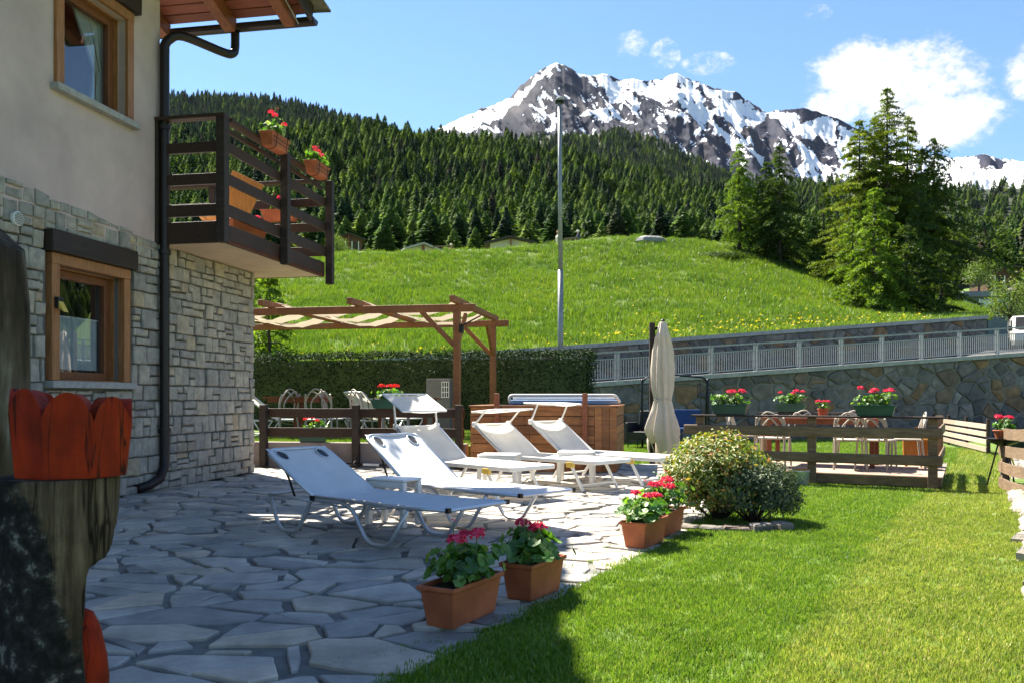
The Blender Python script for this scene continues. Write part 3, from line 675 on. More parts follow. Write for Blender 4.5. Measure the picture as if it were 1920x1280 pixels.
FM['spruce'] = forest_mat('forest_spruce', [(0, (.012, .03, .014)), (.5, (.022, .05, .018)), (.8, (.036, .072, .022)), (1, (.06, .05, .04))])
srcs = []
for i in range(4): srcs.append((frond_tree(100 + i, 340, 'larch').mesh('larch'), FM['larch']))
for i in range(3): srcs.append((frond_tree(200 + i, 320, 'spruce').mesh('spruce'), FM['spruce']))
wood_src = source_collection('wood_trees', srcs)
def wood(name, fn, n, px0, px1, t0, t1, d0, d1, h0, h1, label, seed, skip=None, bias=-.3):
    random.seed(seed); pts, rot, sc, ids, near = [], [], [], [], []
    for _ in range(n):
        px = random.uniform(px0, px1); t = t0 + (t1 - t0) * random.random(); d = d0 + (d1 - d0) * t
        if random.random() > d / d1 * 1.05: continue
        p = fn(px, t)
        k = noise.fractal((p.x / 60, p.y / 60, 2), 1, 2, 3) + random.gauss(0, .25)
        i = random.randrange(4) if k > bias else 4 + random.randrange(3); h = random.triangular(h0, h1, h0 * .45 + h1 * .55) * (1.12 if i > 3 else 1)
        if skip and skip(px, p): near.append((p, h, i)); continue
        pts.append(p); rot.append((random.uniform(-.04, .04), random.uniform(-.04, .04), random.uniform(0, 6.28))); sc.append(h); ids.append(i)
    o = scatter(name, pts, rot, sc, ids, wood_src); tag(o, label, 'forest'); return near
near = wood('conifer_forest', F1, 7600, 120, 2000, .0, 1.0, 240, 620, 8.5, 20.5, 'dense green larch and spruce forest covering the slope behind the hill', 31, lambda px, p: p.y < 325 and 560 < px < 1480)
wood('ridge_forest', F2, 5200, 150, 900, .15, 1.0, 700, 1500, 14, 22, 'dark bluish conifer forest on the far left ridge', 32, None, .25)
wood('spur_forest', F3, 4200, 780, 1470, .2, .98, 900, 1700, 12, 18, 'bluish conifer forest on the spur below the snowy mountain', 33, None, .0)
wood('hillside_forest', F4, 12500, 1300, 4500, .0, 1.0, 260, 1250, 14, 20, 'hazy conifer forest on the hillside at the right edge', 34)
near.sort(key=lambda a: a[0].y); rest_near = near[200:]; near = near[:200]
if rest_near: tag(scatter('conifer_forest_edge', [a[0] for a in rest_near], [(0, 0, random.uniform(0, 6.28)) for a in rest_near], [a[1] for a in rest_near], [a[2] for a in rest_near], wood_src), 'green conifers of the forest just behind its front row', 'forest')
protos = [frond_tree(300 + i, 620, 'larch').mesh('crown') for i in range(3)] + [frond_tree(320 + i, 600, 'spruce').mesh('crown') for i in range(2)]
for me in protos: me.materials.append(None)
tr_me = trunk_lp().mesh('trunk'); tr_me.materials.append(M['bark'])
for k, me in enumerate(protos): me.materials[0] = FM['larch'] if k < 3 else FM['spruce']
random.seed(41)
for p, h, i in near:
    lar = i < 4
    o = thing('larch_tree' if lar else 'spruce_tree', 'light green larch in the front row of the forest behind the hill' if lar else 'dark spruce in the front row of the forest behind the hill', 'tree', p, random.uniform(0, 6.28), 'larches in the front row of the forest' if lar else 'spruces in the front row of the forest')
    o.scale = (h, h, h)
    c = bpy.data.objects.new('crown', protos[random.randrange(3) if lar else 3 + random.randrange(2)]); COL.objects.link(c); c.parent = o
    c = bpy.data.objects.new('trunk', tr_me); COL.objects.link(c); c.parent = o

# snowy mountain
SIL = [(500, 330), (760, 262), (825, 240), (870, 220), (900, 206), (930, 196), (955, 184), (975, 162), (1000, 142), (1020, 127), (1042, 119), (1058, 122), (1075, 132), (1092, 141), (1110, 143), (1140, 139), (1160, 150), (1190, 149), (1208, 152), (1235, 150), (1250, 145), (1268, 137), (1295, 150), (1330, 162), (1365, 172), (1382, 172), (1400, 188), (1440, 213), (1452, 208), (1475, 206), (1508, 203), (1530, 210), (1570, 222), (1620, 250), (1700, 285), (1780, 296), (1810, 296), (1845, 289), (1875, 298), (1920, 304), (2050, 325), (2400, 380)]
c1 = lambda L: [(800 + x / 2.4, 60 + y / 2.4) for x, y in L]
SNOW = [c1(P_) for P_ in (
 [(40, 432), (120, 388), (300, 332), (400, 285), (470, 236), (510, 190), (560, 140), (600, 138), (545, 185), (500, 230), (470, 270), (420, 325), (330, 385), (200, 445), (90, 455)],
 [(450, 352), (510, 340), (580, 372), (592, 430), (545, 475), (528, 458), (570, 420), (556, 392), (480, 366)], [(240, 432), (330, 425), (345, 445), (260, 450)],
 [(685, 395), (780, 340), (830, 330), (862, 370), (962, 425), (860, 388), (760, 408)],
 [(700, 190), (800, 183), (850, 222), (930, 280), (972, 340), (950, 345), (968, 405), (925, 378), (905, 332), (860, 312), (800, 270), (760, 232)],
 [(855, 225), (945, 205), (985, 228), (1060, 205), (1120, 183), (1200, 222), (1290, 262), (1350, 268), (1430, 306), (1535, 378), (1460, 432), (1400, 455), (1335, 402), (1285, 404), (1250, 446), (1200, 392), (1130, 352), (1050, 312), (980, 292), (915, 262)],
 [(1245, 405), (1330, 440), (1400, 488), (1535, 582), (1480, 576), (1415, 520), (1330, 472)], [(1195, 440), (1225, 470), (1215, 485)], [(1060, 350), (1130, 372), (1180, 410), (1110, 385)],
 [(1535, 372), (1640, 355), (1700, 400), (1760, 375), (1850, 400), (1840, 500), (1780, 470), (1700, 475), (1640, 440), (1600, 425)],
 [(1650, 470), (1720, 500), (1780, 560), (1840, 600), (1850, 690), (1740, 672), (1640, 622), (1692, 600), (1660, 540)],
 [(1860, 420), (2300, 540), (2400, 560), (3000, 590), (3000, 760), (1860, 720)])]
BARE = [c1(P_) for P_ in ([(1212, 236), (1250, 268), (1302, 350), (1270, 368), (1232, 320)], [(1068, 206), (1106, 262), (1085, 255)], [(1130, 225), (1150, 270), (1125, 255)], [(1345, 262), (1400, 268), (1430, 308), (1390, 300)],
 [(1040, 290), (1140, 330), (1180, 365), (1110, 345)], [(800, 186), (850, 215), (960, 305), (1000, 350), (930, 290)], [(1440, 318), (1500, 340), (1540, 380), (1480, 360)], [(1640, 345), (1700, 340), (1740, 365), (1690, 385)], [(2490, 560), (2520, 555), (2610, 590), (2560, 620), (2500, 610)], [(1660, 470), (1720, 470), (1770, 500), (1700, 500)])]
BARE.append([(1835, 296), (1850, 287), (1882, 298), (1878, 310), (1850, 318), (1836, 312)]); BARE.append([(1905, 318), (1925, 318), (1925, 326)])
D0, D1 = 2250.0, 3000.0
nx, ny = 700, 200; V = []; SN = []
for i in range(nx + 1):
    px = 640 + (2160 - 640) * i / nx; yr = interp(SIL, px)
    yr += noise.fractal((px / 14, 0, 4), .9, 2, 5) * 3.2
    for j in range(ny + 1):
        t = j / ny; d = D0 + (D1 - D0) * t; yb = 430.0; y = yb + (yr - yb) * t ** .92
        X, Y = q(px) * d, d; Z = EYE + (HY - y) / F * d
        env = math.sin(min(1, t) * math.pi) ** .7 if t < 1 else 0
        # gullies running down to the right, crags
        u = px * .92 - y * .75; w_ = px * .5 + y * .9
        rel = noise.ridged_multi_fractal((u / 70, w_ / 210, 1.3), 1, 2.1, 6, 1, 2) - 1.1
        rel2 = noise.fractal((u / 16, w_ / 34, 7), .8, 2, 4)
        V.append((X, Y - env * 45 * rel, Z + env * (24 * rel + 8 * rel2)))
        wx = px + noise.fractal((px / 22, y / 22, 2), .8, 2, 5) * 9; wy = y + noise.fractal((px / 22, y / 22, 8), .8, 2, 5) * 7
        s = 1.0 if any(inside(P_, wx, wy) for P_ in SNOW) else 0.0
        if s and any(inside(P_, wx, wy) for P_ in BARE): s = 0.0
        f = noise.fractal((u / 9, w_ / 26, 5), .7, 2, 5); g_ = noise.fractal((u / 26, w_ / 60, 15), .8, 2, 4)
        if s and f + .5 * g_ < -.5: s = 0
        if not s and y < 330 and f + .6 * g_ > (.62 if px < 1090 else .55): s = 1
        SN.append(s)
FC = [(i*(ny+1)+j, (i+1)*(ny+1)+j, (i+1)*(ny+1)+j+1, i*(ny+1)+j+1) for i in range(nx) for j in range(ny)]
k0_ = len(V)
for i in range(nx + 1):
    x, y, z = V[i*(ny+1)+ny]; V.append((x * 1.25, y * 1.25, z * .55)); SN.append(1.0)
FC += [(i*(ny+1)+ny, (i+1)*(ny+1)+ny, k0_+i+1, k0_+i) for i in range(nx)]
me = bpy.data.meshes.new('snowy_mountain'); me.from_pydata(V, [], FC); me.update()
at_ = me.attributes.new('snow', 'FLOAT', 'POINT'); at_.data.foreach_set('value', np.array(SN, dtype=np.float32))
m_, t_, p_ = new_mat('mountain')
an = nd(t_, 'ShaderNodeAttribute', attribute_name='snow')
ad = nd(t_, 'ShaderNodeMath', operation='MULTIPLY_ADD'); t_.links.new(tnoise(t_, .028, 9, .7), ad.inputs[0]); ad.inputs[1].default_value = 1.2; t_.links.new(an.outputs['Fac'], ad.inputs[2])
hf_ = nd(t_, 'ShaderNodeMath', operation='MULTIPLY'); t_.links.new(ad.outputs[0], hf_.inputs[0]); hf_.inputs[1].default_value = .5
smk = ramp(t_, hf_.outputs[0], [(.43, (0, 0, 0)), (.455, (1, 1, 1))])
rockc = ramp(t_, tnoise(t_, .006, 9, .65), [(.3, (.010, .013, .032)), (.5, (.025, .027, .048)), (.7, (.055, .043, .045))])  # blue of distance haze is put into the rock colour
t_.links.new(mixrgb(t_, smk, rockc, (.82, .83, .85)), p_.inputs['Base Color']); p_.inputs['Roughness'].default_value = .85; p_.inputs['Specular IOR Level'].default_value = .1
bp = nd(t_, 'ShaderNodeBump'); bp.inputs['Strength'].default_value = .6; bp.inputs['Distance'].default_value = 9; t_.links.new(tnoise(t_, .012, 9, .7), bp.inputs['Height']); t_.links.new(bp.outputs[0], p_.inputs['Normal'])
tag(link('mountain', me, m_, smooth=True), kind='structure')
# ------------------------------------------------------------ the house (local +Y along the wall away from the camera, +X out of the wall)
HA = R(-10.4)
house = thing('house', 'house with stone ground floor, plastered upper floor and wooden balcony', 'house', (-3.84, 9.19, 0), HA)
def panel_rects(y0, y1, z0, z1, holes):
    ys = sorted({y0, y1, *[h[0] for h in holes], *[h[1] for h in holes]}); zs = sorted({z0, z1, *[h[2] for h in holes], *[h[3] for h in holes]}); out = []
    for a, b in zip(ys, ys[1:]):
        for c, d in zip(zs, zs[1:]):
            if any(h[0] <= (a+b)/2 <= h[1] and h[2] <= (c+d)/2 <= h[3] for h in holes): continue
            out.append((a, b, c, d))
    return out
W1 = (-1.58, -.66, 1.155, 2.20)      # opening of the lower window: y0 y1 z0 z1
W2 = (-1.52, -.60, 3.83, 4.85)
YN = -9.0
def wall_panel(b, y0, y1, z0, z1, hole, x0, x1):
    a, c, d, e = hole
    b.box(x0, x1, y0, a, z0, z1); b.box(x0, x1, c, y1, z0, z1); b.box(x0, x1, a, c, z0, d); b.box(x0, x1, a, c, e, z1)
b = MB(); wall_panel(b, YN, 0, 2.5, 5.32, W2, -.3, 0)
b.box(-6.5, -.3, -.3, 0, 2.5, 5.3); b.box(-6.5, -.3, YN, YN + .3, 0, 5.3)
b.add([(0, 0, 5.3), (0, YN, 5.3), (0, YN / 2, 6.75), (-.3, 0, 5.3), (-.3, YN, 5.3), (-.3, YN / 2, 6.75)], [(0, 1, 2), (5, 4, 3), (0, 2, 5, 3), (1, 4, 5, 2)])
b.build('plaster_wall', M['stucco'], house)
sw = MB(); wall_panel(sw, YN, 2.1, 0, 2.66, W1, -.3, -.035); sw.box(-6.5, -.3, 1.8, 2.1, 0, 2.66)
sw = sw.build('stone_wall', M['mortar'], house)
# coursed stones
random.seed(17)
rects = []
def stone_fill(y0, y1, ztop, zbot=0.0):
    z = zbot
    while z < 3.0:
        h = random.uniform(.15, .22); y = y0 - random.uniform(0, .1)
        while y < y1:
            w = random.uniform(.12, .26); w = min(w, y1 - y + .001)
            if y1 - (y + w) < .07: w = y1 - y
            r = random.random()
            if r < .5: rects.append((y, y + w, z, z + h))
            elif r < .95:
                k = random.uniform(.4, .6); rects.append((y, y + w, z, z + h*k))
                if random.random() < .45 and w > .2:
                    m = random.uniform(.4, .6); rects.append((y, y + w*m, z + h*k, z + h)); rects.append((y + w*m, y + w, z + h*k, z + h))
                else: rects.append((y, y + w, z + h*k, z + h))
            else:
                for a, c in ((0, .33), (.33, .62), (.62, 1)): rects.append((y, y + w, z + h*a, z + h*c))
            y += w
        z += h
stone_fill(-5.2, 2.12, None)
def top_z(y): return 2.66 if y > 0 else min(3.0, 2.68 - .075 * y) + .008 * math.sin(y * 9)
WB = (-1.745, -.50, 1.075, 2.50)     # window with lintel, sill and casing
vfs = []; keys = []
for (a, c, z0, z1) in rects:
    pieces = [(a, c, z0, z1)]
    if a < WB[1] and c > WB[0] and z0 < WB[3] and z1 > WB[2]:
        pieces = []
        if a < WB[0]: pieces.append((a, WB[0], z0, z1))
        if c > WB[1]: pieces.append((WB[1], c, z0, z1))
        m0, m1 = max(a, WB[0]), min(c, WB[1])
        if z0 < WB[2]: pieces.append((m0, m1, z0, WB[2]))
        if z1 > WB[3]: pieces.append((m0, m1, WB[3], z1))
    for (y0, y1, p0, p1) in pieces:
        ta, tb = min(p1, top_z(y0)), min(p1, top_z(y1)); p1 = (ta + tb) / 2
        if y1 - y0 < .045 or min(ta, tb) - p0 < .022: continue
        g_ = random.uniform(.004, .009)
        poly = [(y0 + g_, p0 + g_), (y1 - g_, p0 + g_ + random.uniform(-.004, .006)), (y1 - g_, tb - g_), (y0 + g_, ta - g_ + random.uniform(-.005, .003))]
        poly = round_poly(poly, .007)
        if len(poly) < 3: continue
        vfs.append(slab(poly, -.06, random.uniform(-.012, .022), .010, .06, random.uniform(-.002, .008))); keys.append(y0)
stone_objects(vfs, lambda v: (v[2] + .012, v[0], v[1]), M['wall_stone'], sw, 'stone', 300, lambda i: (0 if keys[i] > -2.6 else 1, -keys[i] * 0 + (i * 7919) % 97))
# quoins on the far end face
random.seed(18); z = 0; e = MB()
while z < 2.6:
    h = min(random.uniform(.12, .22), 2.655 - z); l = random.uniform(.12, .3)
    vs, fs = slab(round_poly([(-l, z + .006), (-.006, z + .006), (-.006, z + h - .006), (-l, z + h - .006)], .007), -.05, .012, .009, .03); e.add([(v[0] + .0, 2.1 + v[2], v[1]) for v in vs], fs); z += h
e.build('corner_stones', M['wall_stone'], house, kind='stuff')

def window(Wd, lintel, half_curtain):
    y0, y1, z0, z1 = Wd; cw = .10
    w = bpy.data.objects.new('window', None); COL.objects.link(w); w.parent = house; w.empty_display_size = .1
    f = MB(); o = .035
    f.box(-.08, o, y0 - cw, y0, z0 - .0, z1); f.box(-.08, o, y1, y1 + cw, z0 - .0, z1); f.box(-.08, o + .003, y0 - cw, y1 + cw, z1 + .001, z1 + cw)
    f.build('casing', M['casing_wood'], w, bevel=.006)
    j = MB(); j.box(-.2, -.082, y0 - .02, y0 + .012, z0, z1); j.box(-.2, -.082, y1 - .012, y1 + .02, z0, z1); j.box(-.2, -.082, y0, y1, z1 - .012, z1 + .02); j.box(-.2, -.02, y0 + .013, y1 - .013, z0 - .012, z0 + .012)
    j.build('jamb', M['casing_wood'], w)
    s = MB(); t = .075; x0, x1 = -.19, -.125; a, c, d, e_ = y0 + .014, y1 - .014, z0 + .014, z1 - .014
    s.box(x0, x1, a, a + t, d, e_); s.box(x0, x1, c - t, c, d, e_); s.box(x0, x1 - .002, a + t, c - t, d, d + t); s.box(x0, x1 - .002, a + t, c - t, e_ - t, e_)
    s.build('sash', M['sash_wood'], w, bevel=.006)
    g = MB(); g.add([(-.16, a + t, d + t), (-.16, c - t, d + t), (-.16, c - t, e_ - t), (-.16, a + t, e_ - t)], [(0, 1, 2, 3)]); g.build('pane', M['glass'], w)
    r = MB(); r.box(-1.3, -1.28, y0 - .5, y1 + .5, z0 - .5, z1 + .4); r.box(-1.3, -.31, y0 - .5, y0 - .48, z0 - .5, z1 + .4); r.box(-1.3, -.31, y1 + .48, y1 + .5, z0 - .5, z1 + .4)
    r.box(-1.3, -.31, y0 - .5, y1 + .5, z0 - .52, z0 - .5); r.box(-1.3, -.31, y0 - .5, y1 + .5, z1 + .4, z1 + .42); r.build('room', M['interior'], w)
    cu = MB(); n = 60
    if half_curtain:
        zt = z0 + .16 + (z1 - z0) * .44
        for i in range(n + 1):
            yy = a + t + (c - a - 2*t) * i / n; x = -.21 + .014 * math.sin(i * 1.25); cu.v += [(x, yy, d + .1), (x, yy, zt)]
        cu.f = [(2*i, 2*i+2, 2*i+3, 2*i+1) for i in range(n)]
        rod = MB(); rod.tube([(-.2, a + t, zt - .01), (-.2, c - t, zt - .01)], .006, 6); rod.build('curtain_rod', M['white_plastic'], w)
    else:
        for i in range(n + 1):
            k = i / n; yy = c - .02 - .46 * k; x = -.24 + .02 * math.sin(i * 1.4)
            cu.v += [(x, c - .02 - .16 * k - .03 * math.sin(i), d + .05), (x, c - .02 - .13 * k, d + .45), (x, yy, e_)]
        cu.f = [f_ for i in range(n) for f_ in ((3*i, 3*i+3, 3*i+4, 3*i+1), (3*i+1, 3*i+4, 3*i+5, 3*i+2))]
    cu.build('curtain', M['curtain'], w, smooth=True)
    si = MB(); si.box(-.1, .085, y0 - cw - .045, y1 + cw + .045, z0 - .066, z0 - .002); si.build('sill', M['sill_stone'], w, bevel=.006)
    if lintel:
        l = MB(); ya, yb = y0 - cw - .05, y1 + cw + .06; n = 10; za, zb = z1 + cw + .003, z1 + cw + .2
        for i in range(n + 1):
            yy = ya + (yb - ya) * i / n; k = .01 * noise.noise((yy * 4, 0, z0)); l.v += [(-.06, yy, za), (.09 + k, yy, za + k * .4), (.085 - k, yy, zb + k), (-.06, yy, zb)]
        for i in range(n):
            for k in range(4): p = 4*i + k; r_ = 4*i + (k+1) % 4; l.f.append((p, r_, r_ + 4, p + 4))
        l.f += [(3, 2, 1, 0), (4*n, 4*n+1, 4*n+2, 4*n+3)]
        l.build('lintel', M['dark_beam'], w, bevel=.012)
    return w
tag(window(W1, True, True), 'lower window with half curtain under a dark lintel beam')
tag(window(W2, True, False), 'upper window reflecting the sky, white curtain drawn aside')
# wall lamp on the lower casing and air vent
wl_ = MB(); wl_.box(.036, .075, -1.655, -1.585, 1.80, 1.90); wl_ = wl_.build('wall_lamp', M['black'], house, bevel=.005)
x = MB(); x.add([(.076, -1.65, 1.80), (.076, -1.59, 1.80), (.13, -1.59, 1.765), (.13, -1.65, 1.765), (.076, -1.65, 1.86), (.076, -1.59, 1.86)], [(0, 1, 2, 3), (4, 5, 2, 3), (0, 3, 4), (1, 5, 2)]); x.build('lamp_panel', M['yellow_plastic'], wl_)
v = MB(); v.tube([(.0, 0, 0), (.035, 0, 0)], .062, 24); v.xf(Matrix.Translation((.01, -2.085, 2.51))); v = v.build('air_vent', M['white_plastic'], house, bevel=.004)
for i in range(7):
    zz = 2.51 - .045 + .015 * i; hw = math.sqrt(.052**2 - (zz - 2.51)**2); x = MB(); x.bar((.05, -2.085 - hw, zz), (.05, -2.085 + hw, zz), .008, .007); x.build('slat', M['galv'], v)
# roof: boards over rafters, verge, gutter
RX0, RX1, RS = -6.6, 1.42, math.tan(R(16)); RY = .72; RZ = 5.36
def rz_(y): return RZ + (RY - y) * RS if y > YN / 2 else RZ + (RY - YN / 2) * RS - (YN / 2 - y) * RS
roof = MB(); ridge_y = YN / 2
roof.add([(RX0, RY, RZ + .06), (RX1, RY, RZ + .06), (RX1, ridge_y, rz_(ridge_y) + .06), (RX0, ridge_y, rz_(ridge_y) + .06), (RX0, RY, RZ + .14), (RX1, RY, RZ + .14), (RX1, ridge_y, rz_(ridge_y) + .14), (RX0, ridge_y, rz_(ridge_y) + .14)], [(0, 3, 2, 1), (4, 5, 6, 7), (0, 1, 5, 4), (1, 2, 6, 5), (3, 0, 4, 7)])
ye = 2 * ridge_y - RY
roof.add([(RX0, ye, RZ + .06), (RX1, ye, RZ + .06), (RX1, ridge_y, rz_(ridge_y) + .06), (RX0, ridge_y, rz_(ridge_y) + .06), (RX0, ye, RZ + .14), (RX1, ye, RZ + .14), (RX1, ridge_y, rz_(ridge_y) + .14), (RX0, ridge_y, rz_(ridge_y) + .14)], [(0, 1, 2, 3), (7, 6, 5, 4), (4, 5, 1, 0), (5, 6, 2, 1), (0, 3, 7, 4)])
roof = roof.build('roof', M['roof_slate'], house)
y = RY - .01; bw = .145
while y > -3.2:
    q0, q1 = y, y - bw + .012; x = MB()
    x.add([(RX0, q0, rz_(q0) + .03), (RX1 - .01, q0, rz_(q0) + .03), (RX1 - .01, q1, rz_(q1) + .03), (RX0, q1, rz_(q1) + .03), (RX0, q0, rz_(q0) + .057), (RX1 - .01, q0, rz_(q0) + .057), (RX1 - .01, q1, rz_(q1) + .057), (RX0, q1, rz_(q1) + .057)], [(0, 3, 2, 1), (4, 5, 6, 7), (0, 1, 5, 4), (1, 2, 6, 5), (2, 3, 7, 6), (3, 0, 4, 7)])
    x.build('board', M['soffit_wood'], roof, bevel=.008); y -= bw
for xx in (-.38, .46, 1.20):
    x = MB(); x.bar((xx, RY - .03, rz_(RY) - .055), (xx, -4.4, rz_(-4.4) - .055), .13, .165); x.build('rafter', M['red_wood'], roof, bevel=.01)
x = MB(); x.bar((RX1 + .015, RY + .02, rz_(RY) + .03), (RX1 + .015, ridge_y, rz_(ridge_y) + .03), .03, .2); x.build('verge_board', M['dark_beam'], roof)
x = MB(); x.tube([(1.30, .68, RZ - .10), (1.30, .5, RZ - .03), (1.32, -2.0, rz_(-2.0) - .04)], .007, 5); x.build('cable', M['concrete'], roof)
random.seed(3); y = RY + .06
while y > -4.2:
    l = random.uniform(.3, .5); x = MB(); vs, fs = slab(round_poly([(0, 0), (.5, 0), (.52, l + .08), (0, l + .08)], .02), 0, .035, .008)
    x.add(vs, fs); x.xf(Matrix.Translation((RX1 - .36 + random.uniform(-.03, .06), y - l, rz_(y - l * .5) + .17)) @ Matrix.Rotation(-math.atan(RS), 4, 'X')); x.build('roof_slate', M['roof_slate'], roof); y -= l
gut = MB(); n = 8; prof = [(.075 * math.cos(R(180 + 180 * i / n)), .075 * math.sin(R(180 + 180 * i / n))) for i in range(n + 1)]
for xx in (RX0, RX1 + .03):
    for (yy, zz) in prof: gut.v.append((xx, RY + .085 + yy, RZ - .0 + zz))
gut.f = [(i, i + 1, n + 2 + i, n + 1 + i) for i in range(n)] + [tuple(range(n + 1)), tuple(range(2*n + 1, n, -1))]
g_ = gut.build('gutter', M['pipe'], house); sm = g_.modifiers.new('solid', 'SOLIDIFY'); sm.thickness = .006
dp = MB(); path = smooth_path([(.32, -.42, .10), (.20, -.22, .12), (.085, -.06, .24), (.07, -.02, .42)], 5) + [(.07, -.02, 1.5), (.07, -.02, 3.0), (.07, -.02, 4.72)] + smooth_path([(.07, -.02, 4.82), (.10, .02, 4.90), (.2, .12, 4.97), (.40, .62, 4.98), (.44, .76, 5.02), (.45, .80, 5.10), (.45, .805, 5.29)], 5)
path[0] = Vector((.05, -.30, .07)); path = [Vector((.02, -.42, .055)), Vector((.05, -.27, .075)), Vector((.075, -.12, .13)), Vector((.075, -.03, .25))] + path[15:]
dp = dp.tube(path, .05, 14).build('downpipe', M['pipe'], house, smooth=True)
for zz in (.62, 2.55, 3.9):
    x = MB(); x.tube([(.07, -.02, zz), (.07, -.02, zz + .05)], .066, 14); x.build('clamp', M['pipe'], dp)
# ------------------------------------------------------------ balcony
bal = bpy.data.objects.new('balcony', None); COL.objects.link(bal); bal.parent = house
BX, BL = .80, 2.66
x = MB(); x.box(-6.4, BX - .06, .001, BL - .08, 2.662, 2.80); x.build('slab', M['soffit_stucco'], bal)
x = MB(); x.box(-6.4, BX - .08, .002, BL - .1, 2.803, 2.86); x.build('floor', M['sill_stone'], bal)
def part(nm, mt, bv=.008):
    def f(*a, **k): b_ = MB(); b_.bar(*a, **k); return b_.build(nm, mt, bal, bevel=bv)
    return f
pr = part('rail', M['dark_wood']); pp = part('post', M['dark_beam']); pf = part('fascia', M['dark_wood'])
pf((0.0, -.02, 2.775), (BX - .05, -.02, 2.775), .05, .23); pf((BX - .035, .06, 2.76), (BX - .035, BL - .02, 2.76), .05, .2); pf((-3, BL - .06, 2.775), (BX - .06, BL - .06, 2.775), .05, .23)
x = MB(); x.bar((BX - .06, -.005, 2.68), (BX - .06, BL - .03, 2.68), .1, .035); x.build('drip_edge', M['red_wood'], bal)
for (xx, yy) in ((-.02, -.04), (BX - .035, -.04)): pp((xx, yy, 2.655), (xx, yy, 3.99), .10, .11)
for yy in (1.28, BL + .0): pp((BX + .055, yy, 2.56 if yy > 2 else 2.62), (BX + .055, yy, 3.985), .10, .09)
for xx in (-.9, -2.0): pp((xx, BL, 2.66), (xx, BL, 3.98), .09, .09)
for k, (z0, z1) in enumerate(((3.63, 3.745), (3.285, 3.405), (2.945, 3.075))):
    z = (z0 + z1) / 2; h = z1 - z0
    pr((.035, -.03, z), (BX - .09, -.03, z), .04, h); pr((BX - .01, .02, z), (BX - .01, 1.335, z), .035, h); pr((BX - .01, 1.338, z), (BX - .01, BL + .05, z), .035, h)
    pr((-2.9, BL - .05, z), (BX - .03, BL - .05, z), .035, h)
pr((-.07, -.04, 4.005), (BX + .02, -.04, 4.005), .13, .04); pr((BX - .02, .03, 3.985), (BX - .02, 1.23, 3.985), .12, .04); pr((BX - .02, 1.33, 3.985), (BX - .02, BL - .04, 3.985), .12, .04); pr((-2.9, BL - .03, 3.985), (BX - .1, BL - .03, 3.985), .12, .04)
pr((BX - .045, .03, 3.885), (BX - .045, 1.24, 3.885), .03, .05); pr((BX - .045, 1.32, 3.885), (BX - .045, BL - .03, 3.885), .03, .05)

# ------------------------------------------------------------ geranium boxes
def leaf_disc(b, c, nrm, r, lob=6):
    nrm = nrm.normalized(); a = nrm.orthogonal().normalized(); a.rotate(Matrix.Rotation(random.uniform(0, 6.28), 3, nrm)); d = nrm.cross(a); n = lob * 2; vs = [c - nrm * r * .12]
    for k in range(n):
        an = 2 * math.pi * k / n; rr = r * (1.0 if k % 2 else .86) * (.45 if k == 0 else 1); vs.append(c + (a * math.cos(an) + d * math.sin(an)) * rr + nrm * r * .16 * random.uniform(-.4, 1.2))
    b.add(vs, [(0, 1 + k, 1 + (k + 1) % n) for k in range(n)])
def flower_head(parent, c, r, mt, n=46):
    b = MB()
    for _ in range(n):
        u = Vector((random.gauss(0, 1), random.gauss(0, 1), abs(random.gauss(0, 1)) + .15)).normalized(); p = c + Vector((u.x * r, u.y * r, u.z * r * .75)) * random.uniform(.75, 1.05)
        leaf_disc(b, p, u + rv(.5), r * random.uniform(.26, .40), 2)
    return b.build('flower_head', mt, parent)
